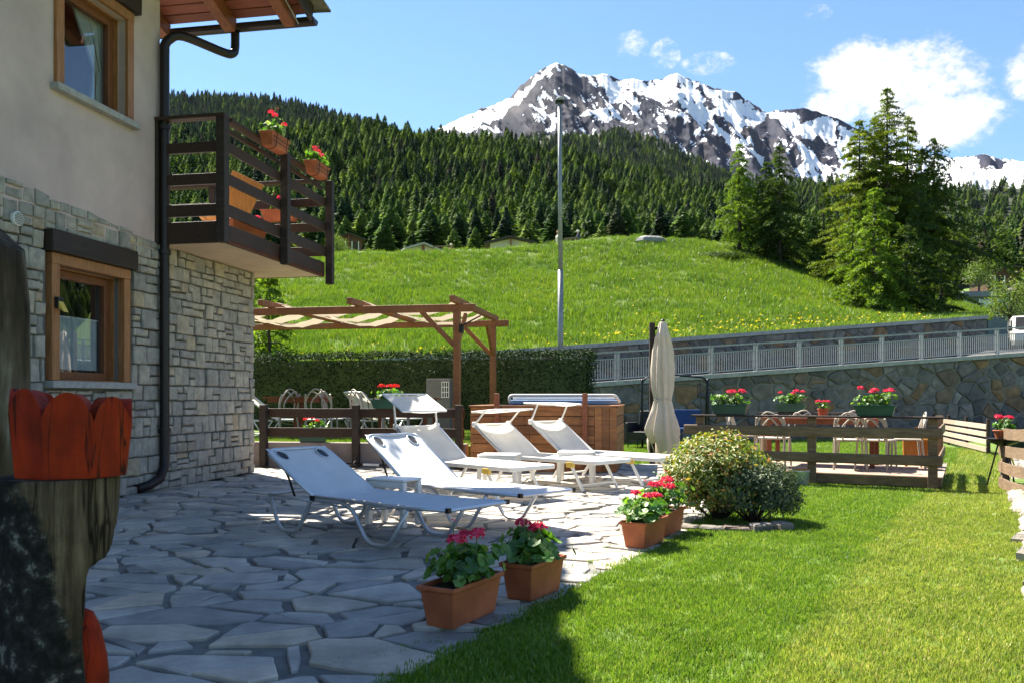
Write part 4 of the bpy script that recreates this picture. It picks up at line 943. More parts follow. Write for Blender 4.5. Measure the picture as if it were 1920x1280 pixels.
def geranium(name, label, loc, rz, L, Wd, Hh, boxmat, seed, leaves=120, heads=4, spread=1.0, tall=.2, group=None, wire=False, red=False, round_pot=False, head_r=.042, buds=1):
    random.seed(seed); t = thing(name, label, 'planter', loc, rz, group)
    b = MB()
    if round_pot:
        b.lathe([(L*.36, 0), (L*.47, Hh*.86), (L*.52, Hh*.87), (L*.52, Hh), (L*.46, Hh), (L*.44, Hh*.9)], 24)
        so = MB(); so.lathe([(L*.44, Hh*.86), (L*.44, Hh*.91)], 20)
    else:
        tp = .80; rim = .012
        def ring(kx, ky, z): return [(-kx, -ky, z), (kx, -ky, z), (kx, ky, z), (-kx, ky, z)]
        l2, w2 = L / 2, Wd / 2
        rows = [ring(l2*tp*1.08, w2*tp, 0), ring(l2, w2, Hh*.88), ring(l2 + rim, w2 + rim, Hh*.885), ring(l2 + rim, w2 + rim, Hh), ring(l2 - .004, w2 - .004, Hh), ring(l2 - .008, w2 - .008, Hh*.85)]
        vs = [v for r in rows for v in r]; b.add(vs, [(0, 3, 2, 1)] + [(4*i + k, 4*i + (k+1) % 4, 4*i + 4 + (k+1) % 4, 4*i + 4 + k) for i in range(5) for k in range(4)])
        so = MB(); so.box(-l2 + .008, l2 - .008, -w2 + .008, w2 - .008, Hh*.8, Hh*.9)
    box_o = b.build('box' if not round_pot else 'pot', boxmat, t, bevel=.006); so.build('soil', M['soil'], box_o)
    if wire:
        for s_ in (-1, 1):
            w_ = MB(); xx = s_ * L * .3
            w_.tube(smooth_path([(xx, -Wd*.62, Hh*1.0), (xx, -Wd*.56, Hh*.5), (xx, -Wd*.42, -.01), (xx, Wd*.42, -.01), (xx, Wd*.6, Hh*.9)], 4), .004, 5); w_.build('hanger', M['blackmetal'], t)
        w_ = MB(); w_.tube([(-L*.5, -Wd*.60, Hh*.6), (L*.5, -Wd*.60, Hh*.6)], .004, 5); w_.tube([(-L*.5, -Wd*.57, Hh*.3), (L*.5, -Wd*.57, Hh*.3)], .004, 5); w_.build('hanger', M['blackmetal'], t)
    fo = MB(); stm = MB(); clumps = [(random.uniform(-.38, .38) * L, random.uniform(-.3, .3) * Wd, random.uniform(.55, 1.0)) for _ in range(max(3, int(L * 14)))]
    for _ in range(leaves):
        cx, cy, ch = random.choice(clumps); h = Hh + tall * ch * random.random() ** .7; p = Vector((cx + random.gauss(0, .05) * spread, cy + random.gauss(0, .05) * spread, h + .01))
        leaf_disc(fo, p, Vector((p.x - cx, p.y - cy, 0)) * 6 + Vector((0, 0, .7)) + rv(.5), random.uniform(.02, .042))
        if random.random() < .4: stm.tube([(cx, cy, Hh * .85), (cx + (p.x-cx)*.6, cy + (p.y-cy)*.6, (Hh + p.z)/2), tuple(p)], [.004, .003, .002], 4, caps=False)
    pm = M['petal_red'] if red else M['petal']
    for k in range(heads):
        cx, cy = random.uniform(-.42, .42) * L, random.uniform(-.4, .4) * Wd; c = Vector((cx, cy, Hh + tall * random.uniform(1.0, 1.35)))
        stm.tube([(cx * .8, cy * .8, Hh * .9), (cx * .95, cy, Hh + tall * .5), tuple(c)], [.004, .0035, .003], 5); flower_head(t, c, head_r * random.uniform(.8, 1.15), pm)
    for k in range(buds):
        cx, cy = random.uniform(-.3, .3) * L, random.uniform(-.3, .3) * Wd; c = Vector((cx, cy, Hh + tall * random.uniform(1.6, 2.1))); stm.tube([(cx, cy, Hh), tuple(c)], [.003, .002], 4); flower_head(t, c, .014, pm, 10)
    fo.build('foliage', M['leaf'], t, kind='stuff'); stm.build('stems', M['stem'], t, kind='stuff')
    return t
def hp(x, y, z): return house.matrix_basis @ Vector((x, y, z)) if False else Matrix.Translation(house.location) @ Matrix.Rotation(HA, 4, 'Z') @ Vector((x, y, z))
AX = R(61.5)                              # direction of the terrace edge
geranium('flower_box', 'terracotta flower box with pink geraniums nearest the camera, in the shade', (-.225, 3.80, .004), AX, .42, .17, .185, M['terracotta'], 61, 230, 3, 1.15, .135, 'geranium boxes along the terrace edge', buds=1)
geranium('flower_box', 'sunlit terracotta flower box with crimson geraniums, second along the lawn edge', (.11, 4.27, .004), AX - .05, .34, .17, .185, M['terracotta'], 66, 190, 4, 1.15, .13, 'geranium boxes along the terrace edge', buds=1, head_r=.038)
geranium('flower_box', 'terracotta flower box with pink geraniums in front of the one by the bush', (.90, 5.72, .004), AX - .02, .42, .17, .18, M['terracotta'], 63, 170, 4, 1.1, .13, 'geranium boxes along the terrace edge')
geranium('flower_box', 'terracotta flower box with tall pink geraniums closest to the yellow bush', (1.12, 6.20, .004), AX - .02, .42, .17, .18, M['terracotta'], 64, 170, 5, 1.1, .16, 'geranium boxes along the terrace edge')
geranium('balcony_flower_box', 'terracotta geranium box hung on the balcony rail, nearer the roof edge', hp(BX + .16, .78, 3.87), HA + R(90), .44, .16, .16, M['terracotta'], 71, 90, 3, .9, .16, 'geranium boxes on the balcony', wire=True)
geranium('balcony_flower_box', 'terracotta geranium box hung on the balcony rail by the far corner post', hp(BX + .16, 1.98, 3.87), HA + R(90), .44, .16, .16, M['terracotta'], 72, 90, 3, .9, .14, 'geranium boxes on the balcony', wire=True)
geranium('balcony_flower_box', 'flower box hung inside the far railing of the balcony', hp(.2, BL - .16, 3.42), HA, .5, .16, .16, M['terracotta'], 73, 70, 3, .9, .12, 'geranium boxes on the balcony')
geranium('balcony_flower_box', 'flower box standing on the balcony floor behind the lowest rail', hp(BX - .2, .75, 2.862), HA + R(90), .8, .15, .14, M['terracotta'], 74, 130, 2, .9, .1, 'geranium boxes on the balcony', buds=0)
# wooden folding chair on the balcony
ch = thing('wooden_chair', 'orange wooden folding chair on the balcony', 'chair', hp(.05, 1.5, 2.862), HA + R(20))
x = MB(); x.bar((-.05, .0, .42), (.18, 0, .92), .42, .022, up=(0, 1, 0)); x.v = x.v; x.build('backrest', M['orange_wood'], ch, bevel=.006)
x = MB(); x.box(-.42, -.02, -.22, .22, .40, .425); x.build('seat', M['orange_wood'], ch, bevel=.006)
for sx_, sy_ in ((-1, -1), (-1, 1), (1, -1), (1, 1)):
    x = MB(); x.bar((-.22 + .16 * sx_, .19 * sy_, .002), (-.22 - .12 * sx_, .19 * sy_, .40), .03, .03); x.build('leg', M['orange_wood'], ch)
# ------------------------------------------------------------ low wall, wooden fence and raised lawn left of the hot tub
def hpt(x, y): p = hp(x, y, 0); return p
lw = MB(); lw.box(-3.2, 2.66, 3.2, 3.36, -.02, .35); lw.add([], [])
lwt = lw.build('low_wall', M['low_wall'], bevel=.01); lwt.location = house.location; lwt.rotation_euler = (0, 0, HA); tag(lwt, 'low grey plastered wall under the dark wooden fence', 'wall')
rl = MB(); rl.box(-5, 2.62, 3.362, 9.5, -.3, .3); rl = rl.build('raised_lawn', M['lawn_ground']); rl.location = house.location; rl.rotation_euler = (0, 0, HA); tag(rl, kind='structure')
fe = thing('wooden_fence', 'low dark brown two-rail fence in front of the grey plastered wall', 'fence', hp(0, 3.12, 0), HA)
for xx in (-.36, 1.06, 2.58): b = MB(); b.box(xx - .05, xx + .05, -.05, .05, .002, .90); b.build('post', M['dark_beam'], fe, bevel=.008)
for z0, z1 in ((.715, .845), (.43, .565)):
    b = MB(); b.box(-.42, 2.64, .051, .078, z0, z1); b.build('rail', M['dark_wood'], fe, bevel=.006)
# ------------------------------------------------------------ aluminium sun lounger
def bend(pts, r=.05, n=4):
    pts = [Vector(p) for p in pts]; out = [pts[0]]
    for i in range(1, len(pts) - 1):
        a, b, c = pts[i-1], pts[i], pts[i+1]; u = (a - b); v = (c - b); k = min(r, u.length * .45, v.length * .45); p0 = b + u.normalized() * k; p2 = b + v.normalized() * k
        for j in range(n + 1): t = j / n; out.append((1-t)**2 * p0 + 2*t*(1-t) * b + t*t * p2)
    return out + [pts[-1]]
def sheet(path, w, th=.004, sag=.02, hole=None):
    """cloth along a path in xz with width w"""
    b = MB(); m = 8; n = len(path)
    for p in path:
        for k in range(m + 1):
            y = -w/2 + w * k / m; b.v.append((p[0], y, p[2] - sag * (1 - (2*k/m - 1)**2)))
    for i in range(n - 1):
        for k in range(m):
            a = i * (m + 1) + k; b.f.append((a, a + m + 1, a + m + 2, a + 1))
    return b
def lounger_a(name, label, loc, rz, ztop, group, mt):
    t = thing(name, label, 'sun lounger', loc, rz, group); hw = .30; t.scale = (.95, .95, .95)
    zs = .305; hx, hz = -.42, zs; tx, tz = -1.04, ztop
    for s in (-1, 1):
        y = s * hw
        b = MB(); b.tube(bend([(-.44, y, zs), (0.5, y, zs - .005), (.97, y, zs + .01)], .04), .014, 8); b.build('side_rail', M['alu'], t, smooth=True)
        b = MB(); b.tube(bend([(-1.0, y * .96, .285), (-.84, y, .017), (-.62, y, .017), (-.45, y, .275), (-.40, y, .285), (-.08, y, .285), (.03, y, .24), (.19, y, .017), (.40, y, .017), (.60, y, .285)], .07), .0155, 8); b.build('leg', M['alu'], t, smooth=True)
        b = MB(); b.tube([(-1.0, y * .96, .28), (-.44, y * .96, .272)], .013, 8); b.build('base_rail', M['alu'], t, smooth=True)
        b = MB(); b.box(.955, .985, y - .015, y + .015, zs - .006, zs + .026); b.build('end_cap', M['black'], t)
        b = MB(); b.tube(bend([(-.72, y * .82, .275), (-.80, y * .82, .42), (-.86, y * .82, tz - .14)], .03), .009, 6); b.build('strut', M['blackmetal'], t)
    b = MB(); b.tube(bend([(hx, -hw, hz), (tx + .05, -hw, tz - .03), (tx, -hw * .8, tz), (tx, hw * .8, tz), (tx + .05, hw, tz - .03), (hx, hw, hz)], .06), .014, 8); b.build('back_frame', M['alu'], t, smooth=True)
    b = MB(); b.tube([(-1.0, -hw * .96, .28), (-1.0, hw * .96, .28)], .012, 8); b.build('cross_bar', M['alu'], t)
    b = MB(); b.tube([(.97, -hw, zs + .008), (.97, hw, zs + .008)], .013, 8); b.build('cross_bar', M['alu'], t)
    b = MB(); b.tube([(.2, -hw, zs - .03), (.2, hw, zs - .03)], .010, 8); b.build('cross_bar', M['alu'], t)
    b = MB(); b.tube(smooth_path([(-.35, -hw, .27), (-.2, -.1, .21), (-.0, .1, .21), (.15, hw, .27)], 5), .006, 5); b.build('spring', M['alu'], t)
    pth = [(hx + (tx - hx) * k / 10, 0, hz + .012 + (tz - hz) * k / 10) for k in range(10, -1, -1)] + [(hx + (.97 - hx) * k / 12, 0, zs + .012) for k in range(1, 13)]
    sh = sheet(pth, hw * 2 - .01, sag=.022); o = sh.build('sling', mt, t, smooth=True)
    # two hand openings in the head corners
    for s in (-1, 1):
        u = Vector((tx - hx, 0, tz - hz)).normalized(); c = Vector((tx, s * hw * .66, tz)) - u * .10; nrm = Vector((u.z, 0, -u.x)) * -1
        pts = [c + u * .075 * math.cos(a) + Vector((0, .045 * math.sin(a), 0)) + nrm * -.003 for a in [2 * math.pi * k / 16 for k in range(16)]]
        b = MB(); b.tube(pts, .008, 6, closed=True); ho = b.build('handle_rim', M['alu'], t, smooth=True)
        b = MB(); b.add([p + nrm * .0 for p in pts], [tuple(range(16))]); b.build('handle_opening', M['black'], ho)
    for s in (-1, 1):
        b = MB(); b.box(-.45, -.39, s * hw - .018, s * hw + .018, zs - .03, zs + .008); b.build('hinge', M['black'], t, bevel=.005)
    return t
AA = math.atan2(-.545, .84)
lounger_a('sun_lounger', 'aluminium sun lounger with looped legs nearest the camera, shaded bluish', (-.93, 6.0, .004), R(-39), .63, 'looped aluminium loungers on the terrace', M['sling'])
lounger_a('sun_lounger', 'aluminium lounger with looped legs behind the shaded one, sunlit foot end', (-.39, 6.85, .004), R(-45), .70, 'looped aluminium loungers on the terrace', M['sling'])
# ------------------------------------------------------------ white lounger with sun canopy
def lounger_b(name, label, loc, rz, ztop, cant, group):
    t = thing(name, label, 'sun lounger', loc, rz, group); hw = .29; zs = .31; hx = -.38; tx, tz = -.92, ztop
    wp = M['white_plastic']
    for s in (-1, 1):
        y = s * hw
        b = MB(); b.bar((-.42, y, zs), (.98, y, zs), .028, .045); b.build('side_rail', wp, t, bevel=.008)
        b = MB(); b.bar((hx, y, zs), (tx, y, tz), .028, .04); b.build('back_rail', M['alu'], t, bevel=.008)
        for (xa, xb) in ((-.55, -.34), (.80, .62)):
            b = MB(); b.bar((xa, y, .002), (xb, y, zs - .02), .026, .03); b.build('leg', wp, t, bevel=.006)
        for xb in (-.30, .62):
            b = MB(); b.bar((xb - .05, y, zs - .035), (xb + .05, y, zs - .035), .04, .06); b.build('joint', M['yellow_plastic'], t, bevel=.008)
        b = MB(); b.tube([(tx, y, tz), (tx + cant[0], y, tz + cant[1])], .011, 8); b.build('canopy_arm', wp, t)
        b = MB(); b.box(tx - .03, tx + .03, y - .022, y + .022, tz - .03, tz + .035); b.build('knob', wp, t, bevel=.012)
    for xa, z in ((-.52, .06), (.78, .06)):
        b = MB(); b.tube([(xa, -hw, z), (xa, hw, z)], .011, 6); b.build('cross_bar', wp, t)
    b = MB(); b.bar((.98, -hw, zs), (.98, hw, zs), .03, .04); b.build('cross_bar', wp, t, bevel=.006)
    b = MB(); b.tube([(tx, -hw, tz), (tx, hw, tz)], .012, 6); b.build('cross_bar', wp, t)
    pth = [(hx + (tx - hx) * k / 10, 0, zs + .025 + (tz - zs) * k / 10) for k in range(10, -1, -1)] + [(hx + (.97 - hx) * k / 12, 0, zs + .025) for k in range(1, 13)]
    sheet(pth, hw * 2 - .02, sag=.03).build('sling', M['sling_cream'], t, smooth=True)
    c = Vector((tx + cant[0], 0, tz + cant[1])); dr = Vector((cant[2], 0, cant[3])).normalized(); l = .22
    cp = [tuple(c + dr * l * (k / 6 - .5) * 2) for k in range(7)]
    can = sheet(cp, .60, sag=.02).build('canopy', M['sling_cream'], t, smooth=True)
    b = MB(); e0, e1 = Vector(cp[0]), Vector(cp[-1]); y = Vector((0, .31, 0))
    b.tube(bend([e0 - y, e1 - y, e1 + y, e0 + y, e0 - y], .02), .010, 6); b.build('canopy_frame', wp, can)
    return t
AB = math.atan2(-.73, .68)
lounger_b('canopy_lounger', 'white lounger with its canopy tilted up, left of the three by the hot tub', (-.46, 8.95, .004), AB, .67, (-.04, .27, .45, -.22), 'white canopy loungers before the hot tub')
lounger_b('canopy_lounger', 'white lounger with flat canopy, middle of the three by the hot tub', (.40, 9.74, .004), AB + .03, .67, (.19, .17, 1, .08), 'white canopy loungers before the hot tub')
lounger_b('canopy_lounger', 'white lounger with flat canopy, right of the three by the umbrella', (1.10, 10.22, .004), AB + .05, .69, (.12, .23, 1, -.04), 'white canopy loungers before the hot tub')
# ------------------------------------------------------------ white plastic side tables
def side_table(label, loc, rz, L=.46, Wd=.36):
    t = thing('side_table', label, 'table', loc, rz, 'white plastic side tables'); w = Wd; h = .37
    b = MB(); b.box(-L/2, L/2, -w/2, w/2, h - .02, h); b.build('top', M['white_plastic'], t, bevel=.012)
    b = MB(); b.box(-L/2 + .01, L/2 - .01, -w/2 + .008, -w/2 + .03, h - .07, h - .021); b.box(-L/2 + .01, L/2 - .01, w/2 - .03, w/2 - .008, h - .07, h - .021); b.build('apron', M['white_plastic'], t, bevel=.006)
    for sx in (-1, 1):
        for sy in (-1, 1):
            b = MB(); x0, y0 = sx * (L/2 - .025), sy * (w/2 - .025); b.bar((x0 * 1.03, y0 * 1.03, .002), (x0, y0, h - .021), .048, .048); b.build('leg', M['white_plastic'], t, bevel=.01)
    return t
side_table('white side table between the two looped loungers', (-.93, 6.62, .004), R(-30), .38, .24)
side_table('white side table between the left and middle canopy loungers', (-.14, 9.45, .004), R(-10), .44)
side_table('white side table between the middle and right canopy loungers', (.76, 9.95, .004), R(-10), .42)
# ------------------------------------------------------------ loop-back chairs, tables
def loop_chair(name, label, loc, rz, group):
    t = thing(name, label, 'chair', loc, rz, group); m = M['rattan']
    b = MB(); n = 20; vs = []
    for z in (.425, .45):
        for k in range(n): a = 2*math.pi*k/n; c, s = math.cos(a), math.sin(a); vs.append((.24 * math.copysign(abs(c)**.6, c), .23 * math.copysign(abs(s)**.6, s), z))
    b.add(vs, [tuple(range(n))[::-1], tuple(range(n, 2*n))] + [(k, (k+1) % n, n + (k+1) % n, n + k) for k in range(n)]); b.build('seat', m, t, bevel=.008)
    for sx in (-1, 1):
        b = MB(); b.tube([(sx*.225, .22, .002), (sx*.21, .20, .43)], [.014, .018], 8); b.build('leg', m, t)
        b = MB(); b.tube(smooth_path([(sx*.225, -.25, .002), (sx*.205, -.20, .43), (sx*.215, -.225, .62), (sx*.20, -.27, .76)], 4), .016, 8); b.build('leg', m, t)
    def yb(z): return -.21 - .06 * max(0, (z - .45)) / .35
    for (xa, xt, xb, zt) in ((-.20, -.08, .12, .80), (.20, .08, -.12, .80), (-.21, 0, .21, .84)):
        pts = [(xa, .45), (xa * 1.05, .62), ((xa + xt) / 2, zt - .03), (xt, zt), ((xt + xb) / 2 + .02 * (1 if xb > 0 else -1), zt - .08), (xb, .6), (xb * .85, .45)]
        b = MB(); b.tube(smooth_path([(x, yb(z), z) for x, z in pts], 5), .012, 7); b.build('back_loop', m, t, smooth=True)
    return t
def table(name, label, loc, rz, L, Wd, h, mt, pedestal=False, legs=None):
    t = thing(name, label, 'table', loc, rz)
    nb = max(3, int(Wd / .12))
    for k in range(nb):
        y0 = -Wd/2 + Wd * k / nb; b = MB(); b.box(-L/2, L/2, y0 + .003, y0 + Wd/nb - .003, h - .03, h); b.build('board', mt, t, bevel=.004)
    b = MB(); b.box(-L/2 + .06, L/2 - .06, -Wd/2 + .06, Wd/2 - .06, h - .10, h - .031); b.build('apron', mt, t)
    if pedestal:
        b = MB(); b.box(-.07, .07, -.07, .07, .05, h - .101); b.build('pedestal', mt, t, bevel=.01); b = MB(); b.bar((-.3, 0, .026), (.3, 0, .026), .08, .05); b.bar((0, -.3, .03), (0, .3, .03), .08, .05); b.build('foot', mt, t)
    else:
        for sx in (-1, 1):
            for sy in (-1, 1): b = MB(); x0, y0 = sx * (L/2 - .09), sy * (Wd/2 - .09); b.box(x0 - .035, x0 + .035, y0 - .035, y0 + .035, .002, h - .101); b.build('leg', mt, t, bevel=.006)
    return t
def lp(px, d, z=.3): return (q(px) * d, d, z)
table('wooden_table', 'reddish wooden pedestal table under the left end of the pergola', lp(560, 14.6), HA, .95, .8, .72, M['red_wood'], True)
table('wooden_table', 'reddish wooden table on the raised lawn behind the geranium trough', lp(765, 15.1), HA, 1.0, .8, .70, M['red_wood'])
GA = 'loop-back chairs on the raised lawn'
loop_chair('loop_chair', 'loop-back chair at the left side of the pedestal table', lp(524, 14.3), HA + R(70), GA)
loop_chair('loop_chair', 'loop-back chair in front of the pedestal table, back to the camera', lp(603, 14.2), HA + R(10), GA)
loop_chair('loop_chair', 'loop-back chair turned sideways, right of the pedestal table', lp(632, 14.7), HA + R(-75), GA)
loop_chair('loop_chair', 'loop-back chair left of the table behind the geranium trough', lp(690, 14.9), HA + R(-40), GA)
loop_chair('loop_chair', 'loop-back chair half hidden by the geranium trough', lp(742, 14.4), HA + R(15), GA)
lounger_a('garden_lounger', 'white sun lounger beyond the pedestal table by the house corner', lp(560, 16.2), HA + R(12), .8, 'loungers on the raised lawn', M['sling_cream'])
lounger_a('garden_lounger', 'cream sun lounger with raised back in front of the hedge', lp(735, 16.6), HA + R(60), .85, 'loungers on the raised lawn', M['sling_cream'])
geranium('flower_trough', 'dark green trough of red geraniums on the wooden fence left of the loungers', hp(1.52, 3.15, .846), HA, .44, .17, .14, M['green_plastic'], 81, 120, 3, 1, .15, red=True, head_r=.05, buds=0)
geranium('flower_trough', 'dark green trough of red geraniums on the low wall behind the fence', hp(.33, 3.29, .351), HA, .42, .14, .13, M['green_plastic'], 82, 40, 3, .9, .17, red=True, head_r=.04, buds=0)
# ------------------------------------------------------------ brush cutter lying at the foot of the wall
bc = thing('brush_cutter', 'orange brush cutter lying along the foot of the grey wall', 'tool', hp(.62, 2.93, .004), HA)
b = MB(); b.lathe([(.02, -.10), (.07, -.09), (.085, -.03), (.085, .04), (.06, .09), (.02, .10)], 18); b.xf(Matrix.Translation((0, 0, .09)) @ Matrix.Rotation(R(90), 4, 'Y')); b.build('engine_cover', mat('orange_plastic', [(.62, .06, .015)], 5, .4), bc, smooth=True)
b = MB(); b.box(.08, .20, -.05, .05, .03, .12); b.build('engine', M['alu'], bc, bevel=.015)
b = MB(); b.tube([(.2, 0, .07), (1.45, .02, .04)], .013, 8); b.build('shaft', M['blackmetal'], bc)
b = MB(); b.tube([(.62, 0, .06), (.85, .01, .055)], .017, 8); b.build('grip', M['white_plastic'], bc)
b = MB(); b.tube(bend([(.5, -.12, .05), (.5, 0, .10), (.5, .14, .16)], .04), .011, 6); b.build('handle', M['black'], bc)
b = MB(); b.lathe([(.05, 0), (.05, .03), (.02, .05)], 14, (1.47, .02, .0)); b.build('cutting_head', M['black'], bc)
# ------------------------------------------------------------ hot tub clad in planks
tub = thing('hot_tub', 'hot tub clad in brown planks with a folded blue-white cover', 'hot tub', (.58, 12.31, .0), HA)
x0, x1, y0, y1, th = -1.0, 1.0, -.93, .93, .885
b = MB(); b.box(x0 + .03, x1 - .03, y0 + .03, y1 - .03, .02, th - .03); b.build('shell', M['black'], tub)
random.seed(9); nb = 7; ph = (th - .01) / nb
for k in range(nb):
    z0 = .005 + ph * k; z1 = z0 + ph - .008
    for (xa, xb) in ((x0, -.25 + random.uniform(-.1, .1)),):
        b = MB(); b.box(xa, xb - .002, y0, y0 + .025, z0, z1); b.build('plank', M['tub_wood'], tub, bevel=.004)
        b = MB(); b.box(xb + .002, .70, y0, y0 + .025, z0, z1); b.build('plank', M['tub_wood'], tub, bevel=.004)
    b = MB(); b.box(x1 - .025, x1, y0 + .03, y1, z0, z1); b.build('plank', M['tub_wood'], tub, bevel=.004)
    b = MB(); b.box(x0, x0 + .025, y0 + .03, y1, z0, z1); b.build('plank', M['tub_wood'], tub, bevel=.004)
for k in range(3):
    xa = .704 + k * .099; b = MB(); b.box(xa, xa + .096, y0 - .004, y0 + .024, .005, th - .012); b.build('plank', M['tub_wood'], tub, bevel=.004)
for (a, c, d, e_) in ((x0 - .02, x1 + .02, y0 - .03, y0 + .12), (x0 - .02, x1 + .02, y1 - .12, y1 + .03)):
    b = MB(); b.box(a, c, d, e_, th - .01, th + .012); b.build('rim_board', M['tub_wood'], tub, bevel=.005)
for a in (x0 - .02, x1 - .13): b = MB(); b.box(a, a + .15, y0 + .121, y1 - .121, th - .01, th + .012); b.build('rim_board', M['tub_wood'], tub, bevel=.005)
for xx in (-.62, .58): b = MB(); b.box(xx - .035, xx + .035, y0 - .075, y0 - .031, .0, 1.06); b.build('post', M['red_wood'], tub, bevel=.008)
cv = MB(); cv.box(-.62, .96, -.1, .75, th + .013, th + .085); cv = cv.build('cover', M['cover_blue'], tub, bevel=.02)
b = MB(); b.box(-.58, .92, .0, .72, th + .087, th + .14); b.build('cover_flap', M['white_plastic'], cv, bevel=.02)
b = MB(); b.tube(bend([(-.60, -.16, th + .04), (-.60, -.16, th + .15), (.94, -.16, th + .15), (1.0, -.16, th + .05)], .06), .02, 8); b.build('cover_lifter', M['white_plastic'], tub, smooth=True)
# ------------------------------------------------------------ pergola with cloth swags
pg = thing('pergola', 'reddish brown wooden pergola with cream cloth swags', 'pergola', (-.925, 14.17, .3), HA)
PZ = 2.20; PL, PD = -6.2, 3.0
pb = lambda nm, p, r_, w, h: MB().bar(p, r_, w, h).build(nm, M['pergola_wood'], pg, bevel=.008)
for xx in (0, PL + .3):
    for yy in (0, PD): pb('post', (xx, yy, .002), (xx, yy, PZ - .06), .115, .115)
for yy in (0, PD): pb('beam', (.32, yy, PZ + .0), (PL, yy, PZ + .0), .09, .125)
for xx in (.02, -1.75, -3.35, -4.95): pb('rafter', (xx, -.42, PZ + .115), (xx, PD + .3, PZ + .11), .085, .105)
for yy in (0, PD):
    pb('brace', (-.05, yy, PZ - .62), (-.62, yy, PZ - .05), .06, .08); pb('brace', (PL + .35, yy, PZ - .62), (PL + .92, yy, PZ - .05), .06, .08)
pb('brace', (0, .05, PZ - .62), (0, .62, PZ - .05), .06, .08); pb('brace', (0, PD - .05, PZ - .62), (0, PD - .62, PZ - .05), .06, .08)
for yc in (.45, 1.5, 2.5):
    xs = [.02, -1.75, -3.35, -4.95, -6.2]; cl = MB(); n = 14
    for a, c in zip(xs, xs[1:]):
        o = len(cl.v)
        for i in range(n + 1):
            k = i / n; xx = a + (c - a) * k; z = PZ + .175 - .21 * math.sin(math.pi * k) ** .9
            for j in range(6): cl.v.append((xx, yc + .6 * (j / 5 - .5), z + .012 * math.sin(i * 2.1 + j)))
        for i in range(n):
            for j in range(5): p = o + i * 6 + j; cl.f.append((p, p + 6, p + 7, p + 1))
    cl.build('cloth', M['shade_cloth'], pg, smooth=True)
b = MB(); b.box(.06, .12, -.1, .0, PZ - .42, PZ - .28); b.bar((.1, -.05, PZ - .3), (.42, -.05, PZ - .14), .03, .02); b.build('wall_spotlight', M['black'], pg)
# ------------------------------------------------------------ closed cantilever umbrella
um = thing('umbrella', 'closed cream garden umbrella on a dark mast', 'umbrella', (2.47, 13.8, lawn_z(2.47, 13.8)), R(0))
b = MB(); b.box(-.205, -.115, .05, .13, .02, 2.47); b.build('mast', M['dark_beam'], um, bevel=.006)
b = MB(); b.box(-.42, .42, -.42, .42, .0, .06); b.build('base', M['blackmetal'], um, bevel=.01)
b = MB(); b.tube([(-.12, .09, 2.36), (0, 0, 2.42)], .022, 10); b.tube([(0, 0, .9), (0, 0, 2.42)], .018, 10); b.build('arm', M['blackmetal'], um)
random.seed(77); nn = 64; prof = [(.02, 2.49), (.055, 2.46), (.095, 2.28), (.125, 2.20), (.115, 2.19), (.15, 2.0), (.17, 1.7), (.165, 1.4), (.135, 1.24), (.13, 1.20), (.16, 1.05), (.205, .80), (.245, .62), (.235, .50), (.20, .38), (.15, .26)]
cl = MB()
for i, (r_, z) in enumerate(prof):
    for k in range(nn):
        a = 2*math.pi*k/nn; lo = max(0, 1.25 - z); pl = 1 + (.10 + .12 * min(1, lo * 2) + (.08 if z > 1.3 and z < 2.2 else 0)) * math.sin(8 * a + .7 * math.sin(3 * a) + .5 * z) + .06 * math.sin(17 * a + z * 3) + .07 * noise.noise((math.cos(a) * 3, math.sin(a) * 3, z * 5))
        zz = z + (lo * .25 * math.sin(2 * a + .6) if lo > .3 else 0)
        cl.v.append((r_ * pl * math.cos(a), r_ * pl * math.sin(a) * .9, zz))
for i in range(len(prof) - 1):
    for k in range(nn): cl.f.append((i*nn+k, (i+1)*nn+k, (i+1)*nn+(k+1) % nn, i*nn+(k+1) % nn))
cl.build('canopy', M['canvas'], um, smooth=True)
b = MB(); b.tube([(.137*math.cos(a), .125*math.sin(a), 1.215 + .01*math.sin(3*a)) for a in [2*math.pi*k/30 for k in range(30)]], .012, 6, closed=True); b.build('tie_strap', M['canvas'], um)
b = MB(); b.lathe([(.03, 2.485), (.035, 2.50), (.02, 2.52)], 12); b.build('cap', M['black'], um)
# ------------------------------------------------------------ wooden deck with railing, tables, chairs
DK = (5.68, 11.37, -.24); DR = R(-28.46)
deck = thing('wooden_deck', 'raised wooden deck with grey plank railing on the lawn', 'deck', DK, DR)
DL, DD, DZ = 3.19, 2.7, .175
def dkp(x, y, z): return Matrix.Translation(DK) @ Matrix.Rotation(DR, 4, 'Z') @ Vector((x, y, z))
y = .01; random.seed(6)
while y < DD:
    b = MB(); b.box(-DL - .1, .12, y, y + .112, DZ - .028, DZ + random.uniform(-.002, .002)); b.build('board', M['deck_wood'], deck, bevel=.004); y += .12
b = MB(); b.box(-DL - .06, .1, -.028, .0, .03, DZ - .005); b.build('fascia', M['grey_wood'], deck, bevel=.005)
b = MB(); b.box(.07, .098, .002, DD - .01, .03, DZ - .03); b.build('fascia', M['grey_wood'], deck, bevel=.005)
b = MB(); b.box(-DL - .088, -DL - .06, .002, DD - .01, .03, DZ - .03); b.build('fascia', M['grey_wood'], deck, bevel=.005)
for xx in (-DL + .02, -1.55, .0):
    b = MB(); b.box(xx - .06, xx + .06, -.09, -.03, .0, .955); b.build('post', M['grey_wood'], deck, bevel=.008)
b = MB(); b.box(-.05, .06, DD - .1, DD, DZ, .95); b.build('post', M['grey_wood'], deck, bevel=.008)
